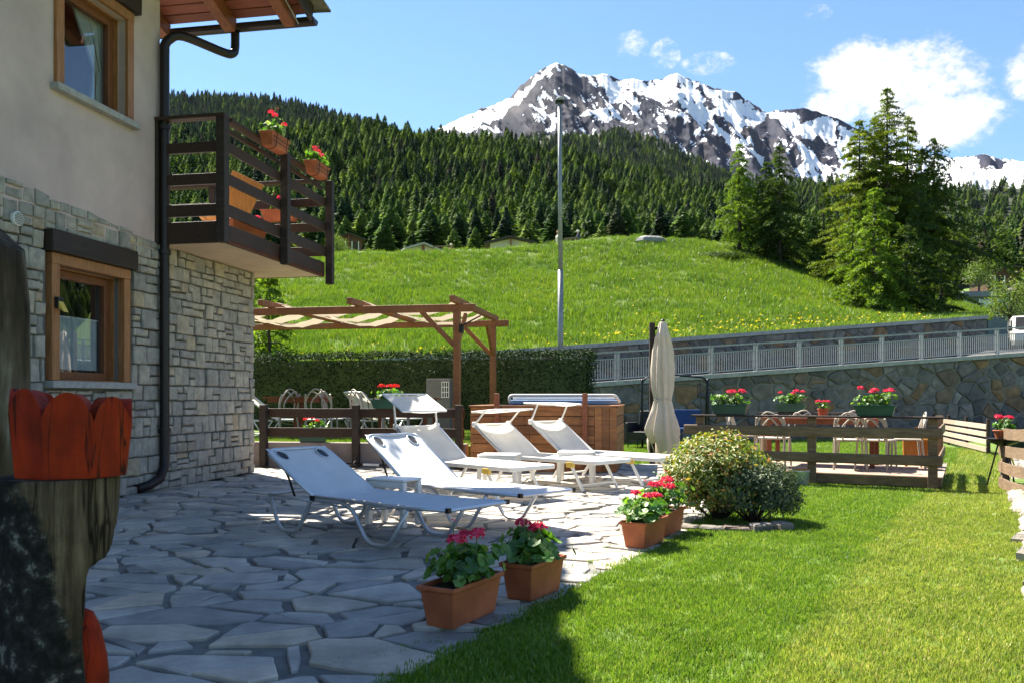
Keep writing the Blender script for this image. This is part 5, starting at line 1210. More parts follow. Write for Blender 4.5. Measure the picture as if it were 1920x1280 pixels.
for k, (z0, z1) in enumerate(((.69, .835), (.325, .465))):
    b = MB(); xa = -DL - .22 if k == 0 else -DL + .75; n = 6
    b.box(xa, .12, -.028 + .0, .0 + .012, z0, z1); b.xf(Matrix.Translation((0, -.105, 0))); b.build('rail', M['grey_wood'], deck, bevel=.02)
    b = MB(); b.box(.062, .09, -.09, DD, z0, z1); b.build('rail', M['grey_wood'], deck, bevel=.01)
b = MB(); b.box(-DL - .1, .14, -.15, .06, .957, .985); b.build('top_rail', M['dark_wood'], deck, bevel=.006)
b = MB(); b.box(-DL + .3, -.9, DD - .1, DD + .06, .957, .985); b.build('top_rail', M['dark_wood'], deck, bevel=.006)
for xx in (-DL + .4, -1.0): b = MB(); b.box(xx - .05, xx + .05, DD - .07, DD + .03, DZ, .956); b.build('post', M['grey_wood'], deck, bevel=.006)
table('deck_table', 'reddish brown dining table on the wooden deck', dkp(-1.62, 1.45, DZ + .003), DR, 1.7, .85, .75, M['red_wood'])
GD = 'loop-back chairs around the deck table'
for (x_, y_, a, lab) in ((-2.85, 1.5, -90, 'loop-back chair at the left end of the deck table'), (-2.25, .78, 0, 'loop-back chair left of the middle railing post, back to the camera'), (-1.12, .74, 5, 'loop-back chair just right of the middle railing post'), (-.78, .82, -12, 'loop-back chair at the right front corner of the deck table'),
                         (-2.1, 2.2, 180, 'loop-back chair behind the deck table on the left'), (-1.3, 2.2, 178, 'loop-back chair behind the deck table on the right'), (-.42, 1.35, 100, 'loop-back chair turned away at the right end of the deck')):
    loop_chair('loop_chair', lab, dkp(x_, y_, DZ + .003), DR + R(a), GD)
b = MB(); ow = thing('curved_armchair', 'orange brown curved wooden seat at the right end of the deck', 'chair', dkp(-.25, 1.9, DZ + .003), DR)
b = MB(); b.box(-.22, .22, -.2, .2, .40, .43); b.build('seat', M['orange_wood'], ow, bevel=.006)
b = MB()
for i in range(9):
    a = R(-60 + 15 * i); b.v += [(.26 * math.sin(a), .24 * math.cos(a) - .02, .0), (.28 * math.sin(a), .26 * math.cos(a), .62 - .12 * abs(i - 4) / 4)]
b.f = [(2*i, 2*i+2, 2*i+3, 2*i+1) for i in range(8)]; b = b.build('backrest', M['orange_wood'], ow); sm = b.modifiers.new('solid', 'SOLIDIFY'); sm.thickness = .02
for sx in (-1, 1): b = MB(); b.box(sx*.18 - .02, sx*.18 + .02, -.18, -.14, .0, .40); b.build('leg', M['orange_wood'], ow)
geranium('flower_trough', 'green trough of pink geraniums at the left of the deck rail', dkp(-2.72, -.04, .987), DR, .52, .17, .15, M['green_plastic'], 91, 130, 5, 1, .15, 'geranium troughs on the deck rail', buds=0, head_r=.05)
geranium('flower_trough', 'green trough of pink geraniums on the rear deck rail, middle of three', dkp(-2.33, DD - .02, .987), DR, .50, .17, .15, M['green_plastic'], 92, 110, 4, 1, .16, 'geranium troughs on the deck rail', buds=0, head_r=.05)
geranium('flower_trough', 'green trough of pink geraniums at the right of the deck rail', dkp(-.72, -.04, .987), DR, .52, .17, .15, M['green_plastic'], 93, 130, 5, 1.1, .17, 'geranium troughs on the deck rail', buds=0, head_r=.05)
geranium('flower_pot', 'small terracotta pot with pink geranium on the deck table', dkp(-1.60, 1.35, DZ + .755), 0, .17, .17, .14, M['terracotta'], 94, 30, 4, .7, .1, round_pot=True, buds=0, head_r=.045)
bk = thing('bucket', 'small white and blue bucket in front of the deck', 'bucket', dkp(-1.66, -.26, .0), 0)
b = MB(); b.lathe([(.095, 0), (.115, .20), (.12, .20), (.12, .215), (.105, .215), (.09, .03)], 20); b.build('pail', mat('bucket_paint', [(.4, (.35, .48, .70)), (.6, (.8, .82, .85))], 9, .4), bk, smooth=True)
b = MB(); b.lathe([(.117, .216), (.117, .232), (.02, .236)], 20); b.build('lid', M['orange_wood'], bk)
# ------------------------------------------------------------ swing seat and wicker armchair by the wall
swg = thing('garden_swing', 'black framed garden swing seat with dark blue cushions', 'swing', (4.05, 21.0, -.24), R(-8))
for s in (-1, 1):
    xx = s * .80
    b = MB(); b.tube(bend([(xx, -.55, .015), (xx, -.06, 1.7), (xx, .06, 1.7), (xx, .55, .015)], .08), .025, 8); b.build('side_frame', M['blackmetal'], swg, smooth=True)
b = MB(); b.tube(bend([(-.80, -.05, 1.60), (-.72, -.05, 1.74), (.0, -.05, 1.80), (.72, -.05, 1.74), (.80, -.05, 1.60)], .1), .022, 8); b.build('top_bar', M['blackmetal'], swg, smooth=True)
for s in (-1, 1): b = MB(); b.tube([(s*.62, 0, 1.68), (s*.66, -.1, .48)], .008, 6); b.build('hanger', M['blackmetal'], swg)
b = MB(); b.box(-.68, .68, -.30, .25, .40, .50); b.build('seat_cushion', M['blue_cushion'], swg, bevel=.03)
b = MB(); b.bar((-.68, .30, .72), (.68, .30, .72), .10, .46, up=(0, .25, 1)); b.build('back_cushion', M['blue_cushion'], swg, bevel=.03)
ac = thing('wicker_armchair', 'black wicker armchair beside the hot tub on the lawn', 'chair', (3.22, 20.6, -.24), R(-35))
b = MB(); b.box(-.30, .30, -.28, .30, .22, .42); b.build('seat', M['wicker'], ac, bevel=.02)
b = MB(); b.bar((0, .30, .40), (0, .42, .92), .06, .6, up=(1, 0, 0)); b.build('backrest', M['wicker'], ac, bevel=.02)
for s in (-1, 1):
    b = MB(); b.box(s*.33 - .04, s*.33 + .04, -.28, .32, .22, .64); b.build('armrest', M['wicker'], ac, bevel=.02)
    for yy in (-.24, .28): b = MB(); b.tube([(s*.31, yy, .0), (s*.30, yy, .22)], .016, 6); b.build('leg', M['wicker'], ac)
# ------------------------------------------------------------ hedge
random.seed(51)
HDL = 9.0
hd = thing('hedge', 'tall dark green clipped hedge behind the pergola and hot tub', 'hedge', (1.64, 17.5, -.1), HA)
hb = MB(); hb.box(-HDL, -.12, .12, .9, 0, 1.92); hb.build('core', M['bush_dark'], hd)
lf = MB(); HH = 2.06
def add_leaf(b, p, nrm, l, w):
    nrm = nrm.normalized(); a = nrm.orthogonal().normalized(); a.rotate(Matrix.Rotation(random.uniform(0, 6.28), 3, nrm)); c = nrm.cross(a)
    b.add([p - a * l * .5, p + c * w * .5 + nrm * w * .15, p + a * l * .5, p - c * w * .5 + nrm * w * .15], [(0, 1, 2, 3)])
for _ in range(26000):
    r_ = random.random()
    if r_ < .62: p = Vector((random.uniform(-HDL, 0), random.uniform(-.03, .15), random.uniform(0, HH))); n_ = Vector((0, -1, .5))
    elif r_ < .9: p = Vector((random.uniform(-HDL, 0), random.uniform(0, 1), HH + random.uniform(-.1, .03))); n_ = Vector((0, -.2, 1))
    else: p = Vector((random.uniform(-.15, .04), random.uniform(0, 1), random.uniform(0, HH))); n_ = Vector((1, 0, .4))
    k = noise.fractal((p.x * 1.3, p.y * 1.3, p.z * 1.3), 1, 2, 4); p += n_.normalized() * k * .09
    if p.z > HH - .12 and p.y < .1: p.y += .05
    add_leaf(lf, p, n_ + rv(.9), random.uniform(.04, .085), random.uniform(.018, .034))
for _ in range(1400):
    p = Vector((random.uniform(-HDL, 0), random.uniform(.05, .9), HH + random.uniform(-.02, .09))); add_leaf(lf, p, rv(1) + Vector((0, -.8, .1)), random.uniform(.06, .12), .018)
lf.build('foliage', M['hedge_leaf'], hd, kind='stuff')
sh_ = thing('garden_hut', 'small grey hut with a white lattice window in front of the hedge', 'hut', (-1.57, 17.75, .28), HA)
b = MB(); b.box(-.24, .28, -.03, .4, 0, 1.12); b.build('wall', M['rubble_mortar'], sh_, bevel=.01)
w_ = MB(); w_.box(.10, .27, -.045, -.031, .72, 1.06); w_ = w_.build('window', M['interior'], sh_)
for k in range(4): x_ = .11 + .05 * k; b = MB(); b.box(x_ - .008, x_ + .008, -.06, -.046, .72, 1.06); b.build('bar', M['white_plastic'], w_)
for k in range(4): z_ = .73 + .107 * k; b = MB(); b.box(.10, .27, -.070, -.061, z_ - .008, z_ + .008); b.build('bar', M['white_plastic'], w_)
# ------------------------------------------------------------ bushes by the terrace edge
def bush(name, label, loc, rx, ry, h, n, mats, seed, size, upright=0):
    random.seed(seed); t = thing(name, label, 'bush', loc); st = MB()
    for _ in range(46):
        a = random.uniform(0, 6.28); rr = random.random() ** .6; e_ = Vector((rx * rr * math.cos(a) * .8, ry * rr * math.sin(a) * .8, h * random.uniform(.5, .9) * (1 - .4 * rr))); st.tube([(e_.x * .15, e_.y * .15, 0), (e_.x * .6, e_.y * .6, e_.z * .5), tuple(e_)], [.008, .006, .003], 4, caps=False)
    st.build('branches', M['bark'], t)
    cl = [(Vector((math.cos(a) * math.cos(e_), math.sin(a) * math.cos(e_), math.sin(e_)))) for a, e_ in ((random.uniform(0, 6.28), math.asin(random.uniform(-.55, 1))) for _ in range(110))]
    bs = [MB() for _ in mats]
    for _ in range(n):
        c = random.choice(cl); u = (c + rv(.28)).normalized(); rad = random.random() ** .33 * (1 + .14 * noise.fractal(u * 2.2 + Vector((seed, 0, 0)), 1, 2, 3))
        rad *= 1 + random.gauss(0, .05)
        p = Vector((u.x * rx * rad, u.y * ry * rad, h * .42 + u.z * h * (.58 if u.z > 0 else .42) * rad))
        if p.z < .02: p.z = random.uniform(.02, .12)
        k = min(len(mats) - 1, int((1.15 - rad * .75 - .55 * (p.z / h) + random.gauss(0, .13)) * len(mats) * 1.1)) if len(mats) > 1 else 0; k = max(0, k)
        add_leaf(bs[k], p, u + rv(.8) + Vector((0, 0, .4)), size * random.uniform(.7, 1.35), size * random.uniform(.35, .6))
    for b_, m_ in zip(bs, mats): b_.build('foliage', m_, t, kind='stuff')
    return t
bush('yellow_bush', 'rounded bush with yellow-orange leaf tips at the terrace edge', (1.70, 6.98, 0), .46, .44, .70, 16000, [M['bush_yellow'], M['bush_dark']], 5, .04)
bush('grey_bush', 'feathery grey-green bush right of the yellow-tipped one', (1.95, 6.80, 0), .38, .36, .52, 10000, [M['bush_grey']], 6, .03)
random.seed(8); bd = thing('stone_border', 'border of flat stones around the foot of the bushes', 'border', (1.75, 6.88, 0))
for k in range(8):
    a = R(190 + 15 * k); l = random.uniform(.13, .2); x = MB(); vs, fs = slab(round_poly([(-l/2, -.06), (l/2, -.06), (l/2, .06), (-l/2, .06)], .015), -.02, random.uniform(.03, .06), .012, .05); x.add(vs, fs)
    x.xf(Matrix.Translation((.70 * math.cos(a), .55 * math.sin(a), 0)) @ Matrix.Rotation(a + R(90), 4, 'Z')); x.build('stone', M['rubble'], bd)
# ------------------------------------------------------------ big conifers on the hill
def big_conifer(name, label, base, H, Rr, seed, nm, bare=.08, power=.8, droop=.25, up=.0, dens=1.0, skew=None, ragged=.3, group='conifers on the hill'):
    random.seed(seed); t = thing(name, label, 'tree', base - Vector((0, 0, .15)), 0, group)
    tr = MB(); tr.tube([(0, 0, 0), (.03, .02, H*.3), (-.02, .03, H*.65), (0, 0, H)], [.018*H + .03, .013*H + .02, .007*H, .01], 8); tr.build('trunk', M['bark'], t)
    lb = MB(); nd_ = MB(); nw = int(H * 5.2); z = bare * H
    for w in range(nw):
        f = bare + (1 - bare) * (w + random.random()) / nw; z = f * H
        nb = random.randint(3, 5)
        for _ in range(nb):
            a = random.uniform(0, 6.28); L = 1.28 * Rr * (1 - f) ** power * random.uniform(1 - ragged, 1 + ragged * .6) + .12
            if f < bare + .12: L *= random.uniform(.5, 1)
            if skew: L *= 1 + skew[1] * max(0, math.cos(a - skew[0])) * (1 if random.random() < .28 else .0)
            u = Vector((math.cos(a), math.sin(a), 0)); pts = []
            for k in range(5):
                s = k / 4; pts.append(Vector((0, 0, z)) + u * L * s + Vector((0, 0, -droop * L * s * s * 1.3 + up * L * s)) + rv(.03 * L))
            lb.tube(pts, [.012 + .008*L, .009 + .006*L, .007 + .004*L, .005, .003], 4, caps=False)
            nt = max(8, int(L * 25 * dens))
            for k in range(nt):
                s = random.random() ** .7; i = min(3, int(s * 4)); p = pts[i].lerp(pts[i+1], s * 4 - i); sd_ = u.cross(Vector((0, 0, 1))) * random.choice((-1, 1))
                tl = (.10 + .30 * L * (1 - s * .75)) * random.uniform(.5, 1.1); td = (sd_ * random.uniform(.4, 1) + u * random.uniform(.2, .9) + Vector((0, 0, random.uniform(-.55, .12) - droop * .5))).normalized()
                m = max(2, int(tl / .085))
                for j in range(m):
                    c = p + td * tl * (j + .6) / m + rv(.03); sz = random.uniform(.085, .155)
                    add_leaf(nd_, c, rv(1) + Vector((0, 0, .5)), sz * 1.9, sz * .42)
    for _ in range(int(26 * dens)):
        c = Vector((0, 0, H - random.random() * .5)) + rv(.06); add_leaf(nd_, c, rv(1), .17, .04)
    lb.build('limbs', M['bark'], t); nd_.build('crown', M[nm], t, kind='stuff')
    return t
def on_hill(px, t): return hill_pt(px, t)
TR = [  # px, t, height, spread, material, extra, label
 (1386, .93, 6.6, 1.25, 'young', dict(droop=.3, power=.75, bare=.12), 'slender light green larch standing left of the hilltop group'),
 (1462, .86, 7.2, 1.75, 'spruce', dict(droop=.3, power=.8, bare=.03), 'dark broad spruce right of the slender larch'),
 (1436, .90, 5.9, 1.2, 'spruce', dict(droop=.3, bare=.04), 'smaller dark spruce leaning against the broad spruce'),
 (1545, .80, 5.6, 1.1, 'spruce', dict(droop=.25, bare=.05, ragged=.5, dens=.8), 'thin spiky spruce in the gap of the hilltop group'),
 (1572, .78, 5.0, 1.2, 'larch', dict(droop=.2, bare=.05), 'small larch between the thin spruce and the tall larches'),
 (1612, .62, 9.3, 1.9, 'larch', dict(droop=.15, power=.65, bare=.08, ragged=.45), 'tall yellowish larch on the left of the tallest tree'),
 (1664, .60, 11.2, 2.3, 'larch', dict(droop=.18, power=.72, bare=.10, ragged=.6, dens=.85), 'tallest larch rising over the hilltop group before the cloud'),
 (1702, .62, 10.0, 2.0, 'larch', dict(droop=.2, power=.75, bare=.10, ragged=.55, dens=.85), 'tall larch just right of the tallest one'),
 (1640, .66, 9.6, 1.7, 'larch', dict(droop=.15, power=.65, bare=.08, ragged=.5), 'larch filling the gap left of the tallest tree'),
 (1728, .60, 8.4, 1.7, 'larch', dict(droop=.2, power=.7, bare=.08, ragged=.5), 'shorter larch between the tall pair and the ragged conifer'),
 (1752, .58, 9.0, 1.55, 'spruce', dict(droop=.42, power=.5, bare=.28, ragged=.6, dens=.6, skew=(0.0, 1.3)), 'ragged conifer with long drooping branches at the right of the group'),
 (1722, .50, 6.6, 1.6, 'spruce', dict(droop=.3, power=.7, bare=.04), 'dark spruce beneath the ragged conifer'),
 (1640, .25, 5.6, 1.35, 'young', dict(droop=.28, power=.7, bare=.02, dens=1.2), 'bright green young spruce at the front of the group'),
 (1600, .35, 4.6, 1.1, 'young', dict(droop=.28, bare=.03), 'light green young larch behind the bright young spruce'),
 (1765, .22, 3.1, .85, 'spruce', dict(droop=.2, power=.6, bare=.02, dens=1.2), 'low dark bushy spruce at the right foot of the group'),
 (1700, .25, 4.2, 1.3, 'spruce', dict(droop=.25, power=.65, bare=.02), 'dark spruce between the bright young spruce and the low bushy one')]
for i, (px, t_h, Ht, sp, nm, kw, lab) in enumerate(TR):
    big_conifer('spruce_tree' if nm == 'spruce' else 'larch_tree' if nm == 'larch' else 'young_conifer', lab, on_hill(px, t_h), Ht, sp, 400 + i, nm, **kw)
big_conifer('young_conifer', 'small spruce beside the house corner behind the pergola', Vector((q(505) * 20.5, 20.5, .3)), 3.9, 1.0, 430, 'young', bare=.02, droop=.3, group=None)
big_conifer('larch_tree', 'light green larch seen through the balcony rails', Vector((q(452) * 30, 30, 1.5)), 6.4, 1.3, 431, 'young', bare=.05, droop=.25, group=None)
# juniper patch and rock on the hill crest
bush('juniper', 'low dark juniper patch on the hilltop left of the conifers', on_hill(1355, .78), 2.0, .8, .5, 2600, [M['spruce']], 15, .12)
rk = MB(); random.seed(2); rk.lathe([(.55, -.2), (.95, .05), (.85, .32), (.5, .48), (.1, .5)], 11, fn=lambda a, z: 1 + .25 * math.sin(2 * a + 1) + random.uniform(-.1, .1)); rk = rk.build('boulder', M['rock'], bevel=.05); rk.location = on_hill(1220, .93); rk.scale = (.85, .7, .8); tag(rk, 'grey boulder on the grassy hilltop', 'rock')
# ------------------------------------------------------------ road railing
ra = thing('road_railing', 'galvanised steel railing along the road above the retaining wall', 'railing', (LA.x, LA.y, 0), math.atan2(LDIR.y, LDIR.x))
s0 = (low_pt(1163) - LA).length; sN = (low_pt(1880) - LA).length; pl = (sN - s0) / 9
pm_ = MB(); pm_.box(-.025, .025, -.02, .02, 0, .82); pm_ = pm_.mesh('post'); bm_ = MB(); bm_.box(-.009, .009, -.009, .009, .07, .60); bm_ = bm_.mesh('baluster')
for k in range(-2, 15):
    s = s0 + pl * k
    if s < 1 or s > LLEN: continue
    for ds in (-.045, .045):
        p = link('post', pm_, M['galv'], ra); p.location = (s + ds, .22, cop_z(s) + .003)
    e_ = s + pl; 
    if e_ > LLEN + .3: continue
    for nm, za, w, h in (('handrail', .80, .05, .045), ('panel_bar', .61, .03, .03), ('panel_bar', .07, .03, .03)):
        b = MB(); b.bar((s + (.0 if nm == 'handrail' else .07), .22, cop_z(s) + za), (e_ - (.001 if nm == 'handrail' else .07), .22, cop_z(e_) + za), w, h); b.build(nm, M['galv'], ra)
    for j in range(17):
        ss = s + .12 + (pl - .24) * j / 16; p = link('baluster', bm_, M['galv'], ra); p.location = (ss, .22, cop_z(ss))
# ------------------------------------------------------------ street lamp
LPX = Vector((q(1051) * 27.2, 27.2, 1.2))
la = thing('street_lamp', 'tall grey street lamp standing behind the hedge', 'street lamp', LPX)
b = MB(); b.tube([(0, 0, 0), (0, 0, 3.9)], .09, 12); b.build('lower_pole', M['galv'], la, smooth=True)
b = MB(); b.tube([(0, 0, 3.9), (-.03, 0, 9.3)], [.075, .06], 12); b.build('upper_pole', M['galv'], la, smooth=True)
b = MB(); b.box(-.17, .11, -.12, .12, 9.3, 9.36); b.build('head', M['blackmetal'], la, bevel=.02); b = MB(); b.lathe([(.12, 9.36), (.14, 9.40), (.09, 9.47), (.02, 9.49)], 12, (-.03, 0, 0)); b.build('lamp_cover', M['concrete'], la, smooth=True)
# ------------------------------------------------------------ chalets and people beyond the crest
def chalet(name, label, c, L, Wd, h, roofh, rz, wallm, roofm, over=.5):
    t = thing(name, label, 'house', c, rz); b = MB(); b.box(-L/2, L/2, -Wd/2, Wd/2, -3, h); b.add([(-L/2, -Wd/2, h), (L/2, -Wd/2, h), (0, -Wd/2, h + roofh), (-L/2, Wd/2, h), (L/2, Wd/2, h), (0, Wd/2, h + roofh)], [(0, 1, 2), (5, 4, 3)]); b.build('wall', wallm, t)
    b = MB()
    for s in (-1, 1):
        e0 = Vector((s * (L/2 + over), 0, h - over * roofh / (L/2))); r0 = Vector((0, 0, h + roofh + .02)); y = Vector((0, Wd/2 + over, 0)); up = Vector((0, 0, .18))
        b.add([e0 - y, e0 + y, r0 + y, r0 - y, e0 - y + up, e0 + y + up, r0 + y + up, r0 - y + up], [(0, 3, 2, 1), (4, 5, 6, 7), (0, 1, 5, 4), (1, 2, 6, 5), (2, 3, 7, 6), (3, 0, 4, 7)])
    b.build('roof', roofm, t)
    b = MB(); b.box(-.06, .06, -Wd/2 - .42, -Wd/2 - .02, h - .6, h + roofh - .05); b.build('gable_post', M['red_wood'], t)
    for s in (-1, 1):
        w_ = MB(); w_.box(s*L*.25 - .4, s*L*.25 + .4, -Wd/2 - .04, -Wd/2 + .001, h - 1.5, h - .4); w_ = w_.build('window', M['interior'], t); f_ = MB(); f_.box(s*L*.25 - .5, s*L*.25 - .41, -Wd/2 - .07, -Wd/2 - .003, h - 1.6, h - .3); f_.box(s*L*.25 + .41, s*L*.25 + .5, -Wd/2 - .07, -Wd/2 - .003, h - 1.6, h - .3); f_.build('frame', M['white_plastic'], w_)
    return t
chalet('chalet', 'chalet gable with dark roof peeping over the hilltop', at(958, 472, 75), 3.6, 4, .35, .42, 0, M['cream_wall'], M['brown_roof'], .5)
chalet('chalet', 'chalet with pale grey roof peeping over the hilltop on the left', at(785, 475, 75), 2.6, 3, .05, .42, R(20), M['cream_wall'], M['sill_stone'], .4)
chalet('chalet', 'dark wooden chalet at the forest edge right of the balcony', at(652, 466, 120), 3.6, 4, 1.0, .6, R(15), M['chalet_wood'], M['brown_roof'], .5)
def hand_rail(label, a, b_):
    t = thing('handrail', label, 'handrail', a); d = b_ - a
    b = MB(); b.bar((0, 0, .9), tuple(d + Vector((0, 0, .9))), .09, .09); b.build('rail', M['grey_wood'], t)
    for k in (0.02, .5, .98): b = MB(); p = d * k; b.bar((p.x, p.y, p.z), (p.x, p.y, p.z + .85), .08, .08); b.build('post', M['grey_wood'], t)
pa_, pb_ = at(1058, 474, 56), at(1084, 470, 58); hand_rail('wooden handrail by the people at the hilltop', pa_, pb_)
pa_, pb_ = at(812, 487, 58), at(846, 486, 58); hand_rail('wooden handrail by the pale grey roof', pa_, pb_)
skin = mat('skin', [(.50, .30, .22)], 5, .55)
def person(label, base, rz, top, leg, hat, lean=0):
    t = thing('person', label, 'person', base, rz)
    J = dict(pel=(0, 0, .95), ch=(0, lean*.5, 1.30), nk=(0, lean, 1.48), hd=(0, lean*1.1, 1.60), ht=(0, lean*1.15, 1.70), kl=(-.10, .02, .50), al=(-.11, -.02, .08), fl=(-.11, .14, .04), kr=(.10, .02, .50), ar=(.11, -.02, .08), fr=(.11, .14, .04), sl=(-.20, lean*.8, 1.40), el=(-.26, lean + .05, 1.13), hl=(-.20, lean + .24, 1.02), sr=(.20, lean*.8, 1.40), er=(.26, lean + .05, 1.13), hr=(.20, lean + .24, 1.02))
    ks = list(J); E_ = [('pel', 'ch'), ('ch', 'nk'), ('nk', 'hd'), ('hd', 'ht'), ('pel', 'kl'), ('kl', 'al'), ('al', 'fl'), ('pel', 'kr'), ('kr', 'ar'), ('ar', 'fr'), ('ch', 'sl'), ('sl', 'el'), ('el', 'hl'), ('ch', 'sr'), ('sr', 'er'), ('er', 'hr')]
    rad = dict(pel=.15, ch=.16, nk=.06, hd=.10, ht=.07, kl=.075, al=.05, fl=.045, kr=.075, ar=.05, fr=.045, sl=.075, el=.05, hl=.04, sr=.075, er=.05, hr=.04)
    me = bpy.data.meshes.new('body'); me.from_pydata([J[k] for k in ks], [(ks.index(a), ks.index(c)) for a, c in E_], []); o = link('body', me, None, t)
    o.modifiers.new('skin', 'SKIN'); sv = me.skin_vertices[0].data
    for i, k in enumerate(ks): sv[i].radius = (rad[k], rad[k] * .8); sv[i].use_root = (k == 'pel')
    ss = o.modifiers.new('sub', 'SUBSURF'); ss.levels = 2; ss.render_levels = 2
    m_, t_, p_ = new_mat('person_' + top[0]); sx = nd(t_, 'ShaderNodeSeparateXYZ'); tcx = nd(t_, 'ShaderNodeTexCoord'); t_.links.new(tcx.outputs['Object'], sx.inputs[0]); dv = nd(t_, 'ShaderNodeMath', operation='DIVIDE'); t_.links.new(sx.outputs[2], dv.inputs[0]); dv.inputs[1].default_value = 1.8
    r_ = ramp(t_, dv.outputs[0], [(0, leg), (.53, top[1]), (.835, (.5, .3, .22)), (.92, hat)]); 
    for n_ in t_.nodes:
        if n_.type == 'VALTORGB': n_.color_ramp.interpolation = 'CONSTANT'
    t_.links.new(r_, p_.inputs['Base Color']); p_.inputs['Roughness'].default_value = .8; me.materials.append(m_)
    b = MB(); b.lathe([(.112, 1.64), (.108, 1.70), (.07, 1.755), (.01, 1.77)], 14, (0, lean * 1.1, 0)); b.box(-.07, .07, lean*1.1 + .08, lean*1.1 + .18, 1.64, 1.655); b.build('cap', mat('cap_' + top[0], [hat], 5, .8), t, smooth=True)
    return t
person('person in dark blue vest and white cap leaning at the hilltop rail', at(1087, 479, 58.5) , R(70), ('blue', (.03, .04, .10)), (.05, .05, .06), (.75, .72, .68), .12)
person('person in pale shirt standing behind the street lamp pole', at(1046, 481, 58.5), R(-60), ('pale', (.55, .48, .42)), (.06, .07, .12), (.35, .2, .1))
person('person with pale cap whose head shows above the meadow by the rail', at(846, 502, 62), R(180), ('red', (.45, .2, .15)), (.08, .08, .1), (.7, .6, .5))
# ------------------------------------------------------------ right edge: fences, tap, planter
GX = lambda s, off: k0 + kd * s - kn * (-off)
fdir = Vector((-.35, -.937, 0)).normalized(); fp = Vector((6.78, 11.6, 0)); FLN = 8.0
rf = thing('plank_fence', 'weathered brown plank fence at the right edge behind the kerb', 'fence', fp, math.atan2(fdir.y, fdir.x))
def kz(s): w = fp + fdir * s; return lawn_z(w.x, w.y)
for s in (.05, 1.6, 3.2, 4.8, 6.4, 7.9):
    b = MB(); b.box(s - .05, s + .05, -.045, .045, kz(s) - .1, kz(s) + .86); b.build('post', M['grey_wood'], rf, bevel=.008)
for zc in (.76, .53, .30, .08):
    for a, c in ((0, 4.0), (4.02, FLN)):
        b = MB(); n = 6
        for i in range(n + 1): s = a + (c - a) * i / n; z = kz(s) + zc; b.v += [(s, -.075, z - .07), (s, -.047, z - .07), (s, -.047, z + .07), (s, -.075, z + .07)]
        for i in range(n):
            for k in range(4): p = 4*i + k; r_ = 4*i + (k+1) % 4; b.f.append((p, p + 4, r_ + 4, r_))
        b.f += [(0, 1, 2, 3), (4*n+3, 4*n+2, 4*n+1, 4*n)]
        b.build('plank', M['grey_wood'], rf)
f0, f1 = Vector((10.35, 18.3, -.24)), Vector((12.3, 24.6, -.24)); dd = f1 - f0
ff = thing('slat_fence', 'low slatted wooden fence running to the retaining wall at the right', 'fence', f0, math.atan2(dd.y, dd.x)); FL = dd.length
for k in range(4):
    for a, c in ((0, .5), (.502, 1)): b = MB(); b.box(FL * a, FL * c, .03, .055, .06 + .165 * k, .17 + .165 * k); b.build('slat', M['deck_wood'], ff, bevel=.006)
for k in range(4): b = MB(); s = .05 + (FL - .1) * k / 3; b.box(s - .045, s + .045, -.04, .028, 0, .78); b.build('post', M['dark_wood'], ff, bevel=.008)
gp = at(1882, 822, 11.4)
geranium('flower_pot', 'pot of pink geraniums on the kerb at the end of the plank fence', (gp.x, gp.y, gp.z), 0, .26, .26, .12, M['terracotta'], 95, 110, 5, 1.0, .14, round_pot=True, head_r=.05, buds=0)
bw_ = thing('iron_bowl', 'black iron bowl on thin legs holding the geranium pot by the fence', 'stand', (gp.x, gp.y, lawn_z(gp.x, gp.y) + .05))
hb_ = gp.z - lawn_z(gp.x, gp.y) - .05
b = MB(); b.lathe([(.05, hb_ - .10), (.16, hb_ - .05), (.21, hb_ - .003), (.215, hb_ + .01), (.2, hb_ + .01), (.15, hb_ - .03)], 24); b.build('bowl', M['blackmetal'], bw_, smooth=True)
for k in range(3): a = R(20 + 120 * k); b = MB(); b.tube([(.07*math.cos(a), .07*math.sin(a), hb_ - .08), (.2*math.cos(a), .2*math.sin(a), 0)], .012, 6); b.build('leg', M['blackmetal'], bw_)
tp = gr(1876, 905, -.2); tapt = thing('water_tap', 'thin metal standpipe with a yellow hose beside the kerb', 'tap', (tp.x, tp.y, -.2))
b = MB(); b.tube([(0, 0, 0), (.03, 0, .55)], .013, 8); b.build('pipe', M['galv'], tapt); b = MB(); b.tube(bend([(.03, 0, .52), (.03, -.1, .54), (.03, -.13, .47)], .03), .012, 8); b.build('spout', M['galv'], tapt)
b = MB(); b.tube(smooth_path([(.03, -.13, .46), (.1, -.1, .35), (.16, -.05, .22), (.1, -.05, .08), (.04, -.1, .03)], 5), .012, 7); b.build('hose', M['yellow_plastic'], tapt, smooth=True)
# ------------------------------------------------------------ far right: houses, van, bushes
b_c = at(1862, 600, 62)
gh = thing('flat_house', 'dark flat-roofed building with a row of white-framed windows at the right', 'house', b_c, R(-10))
b = MB(); b.box(-1.8, 5.2, 0, 6, -3, 1.7); b.build('wall', mat('slate_wall', [(.12, .14, .19)], 2, .7), gh)
b = MB(); b.box(-2.1, 5.5, -.3, 6.3, 1.702, 2.1); b.build('roof', mat('slate_fascia', [(.15, .16, .22)], 2, .6), gh)
for k in range(4): w_ = MB(); x_ = -.9 + 1.2 * k; w_.box(x_, x_ + .95, -.05, -.002, .85, 1.5); w_ = w_.build('window', M['glass'] if False else mat('pale_glass', [(.45, .5, .58)], 3, .15), gh); f_ = MB(); f_.box(x_ - .06, x_ - .002, -.08, -.003, .8, 1.55); f_.build('frame', M['white_plastic'], w_)
ch2 = chalet('chalet', 'chalet with tall pale chimney behind the bushes at the right edge', at(1968, 560, 70), 4.4, 5, .8, 1.0, R(0), M['chalet_wood'], M['brown_roof'], .6)
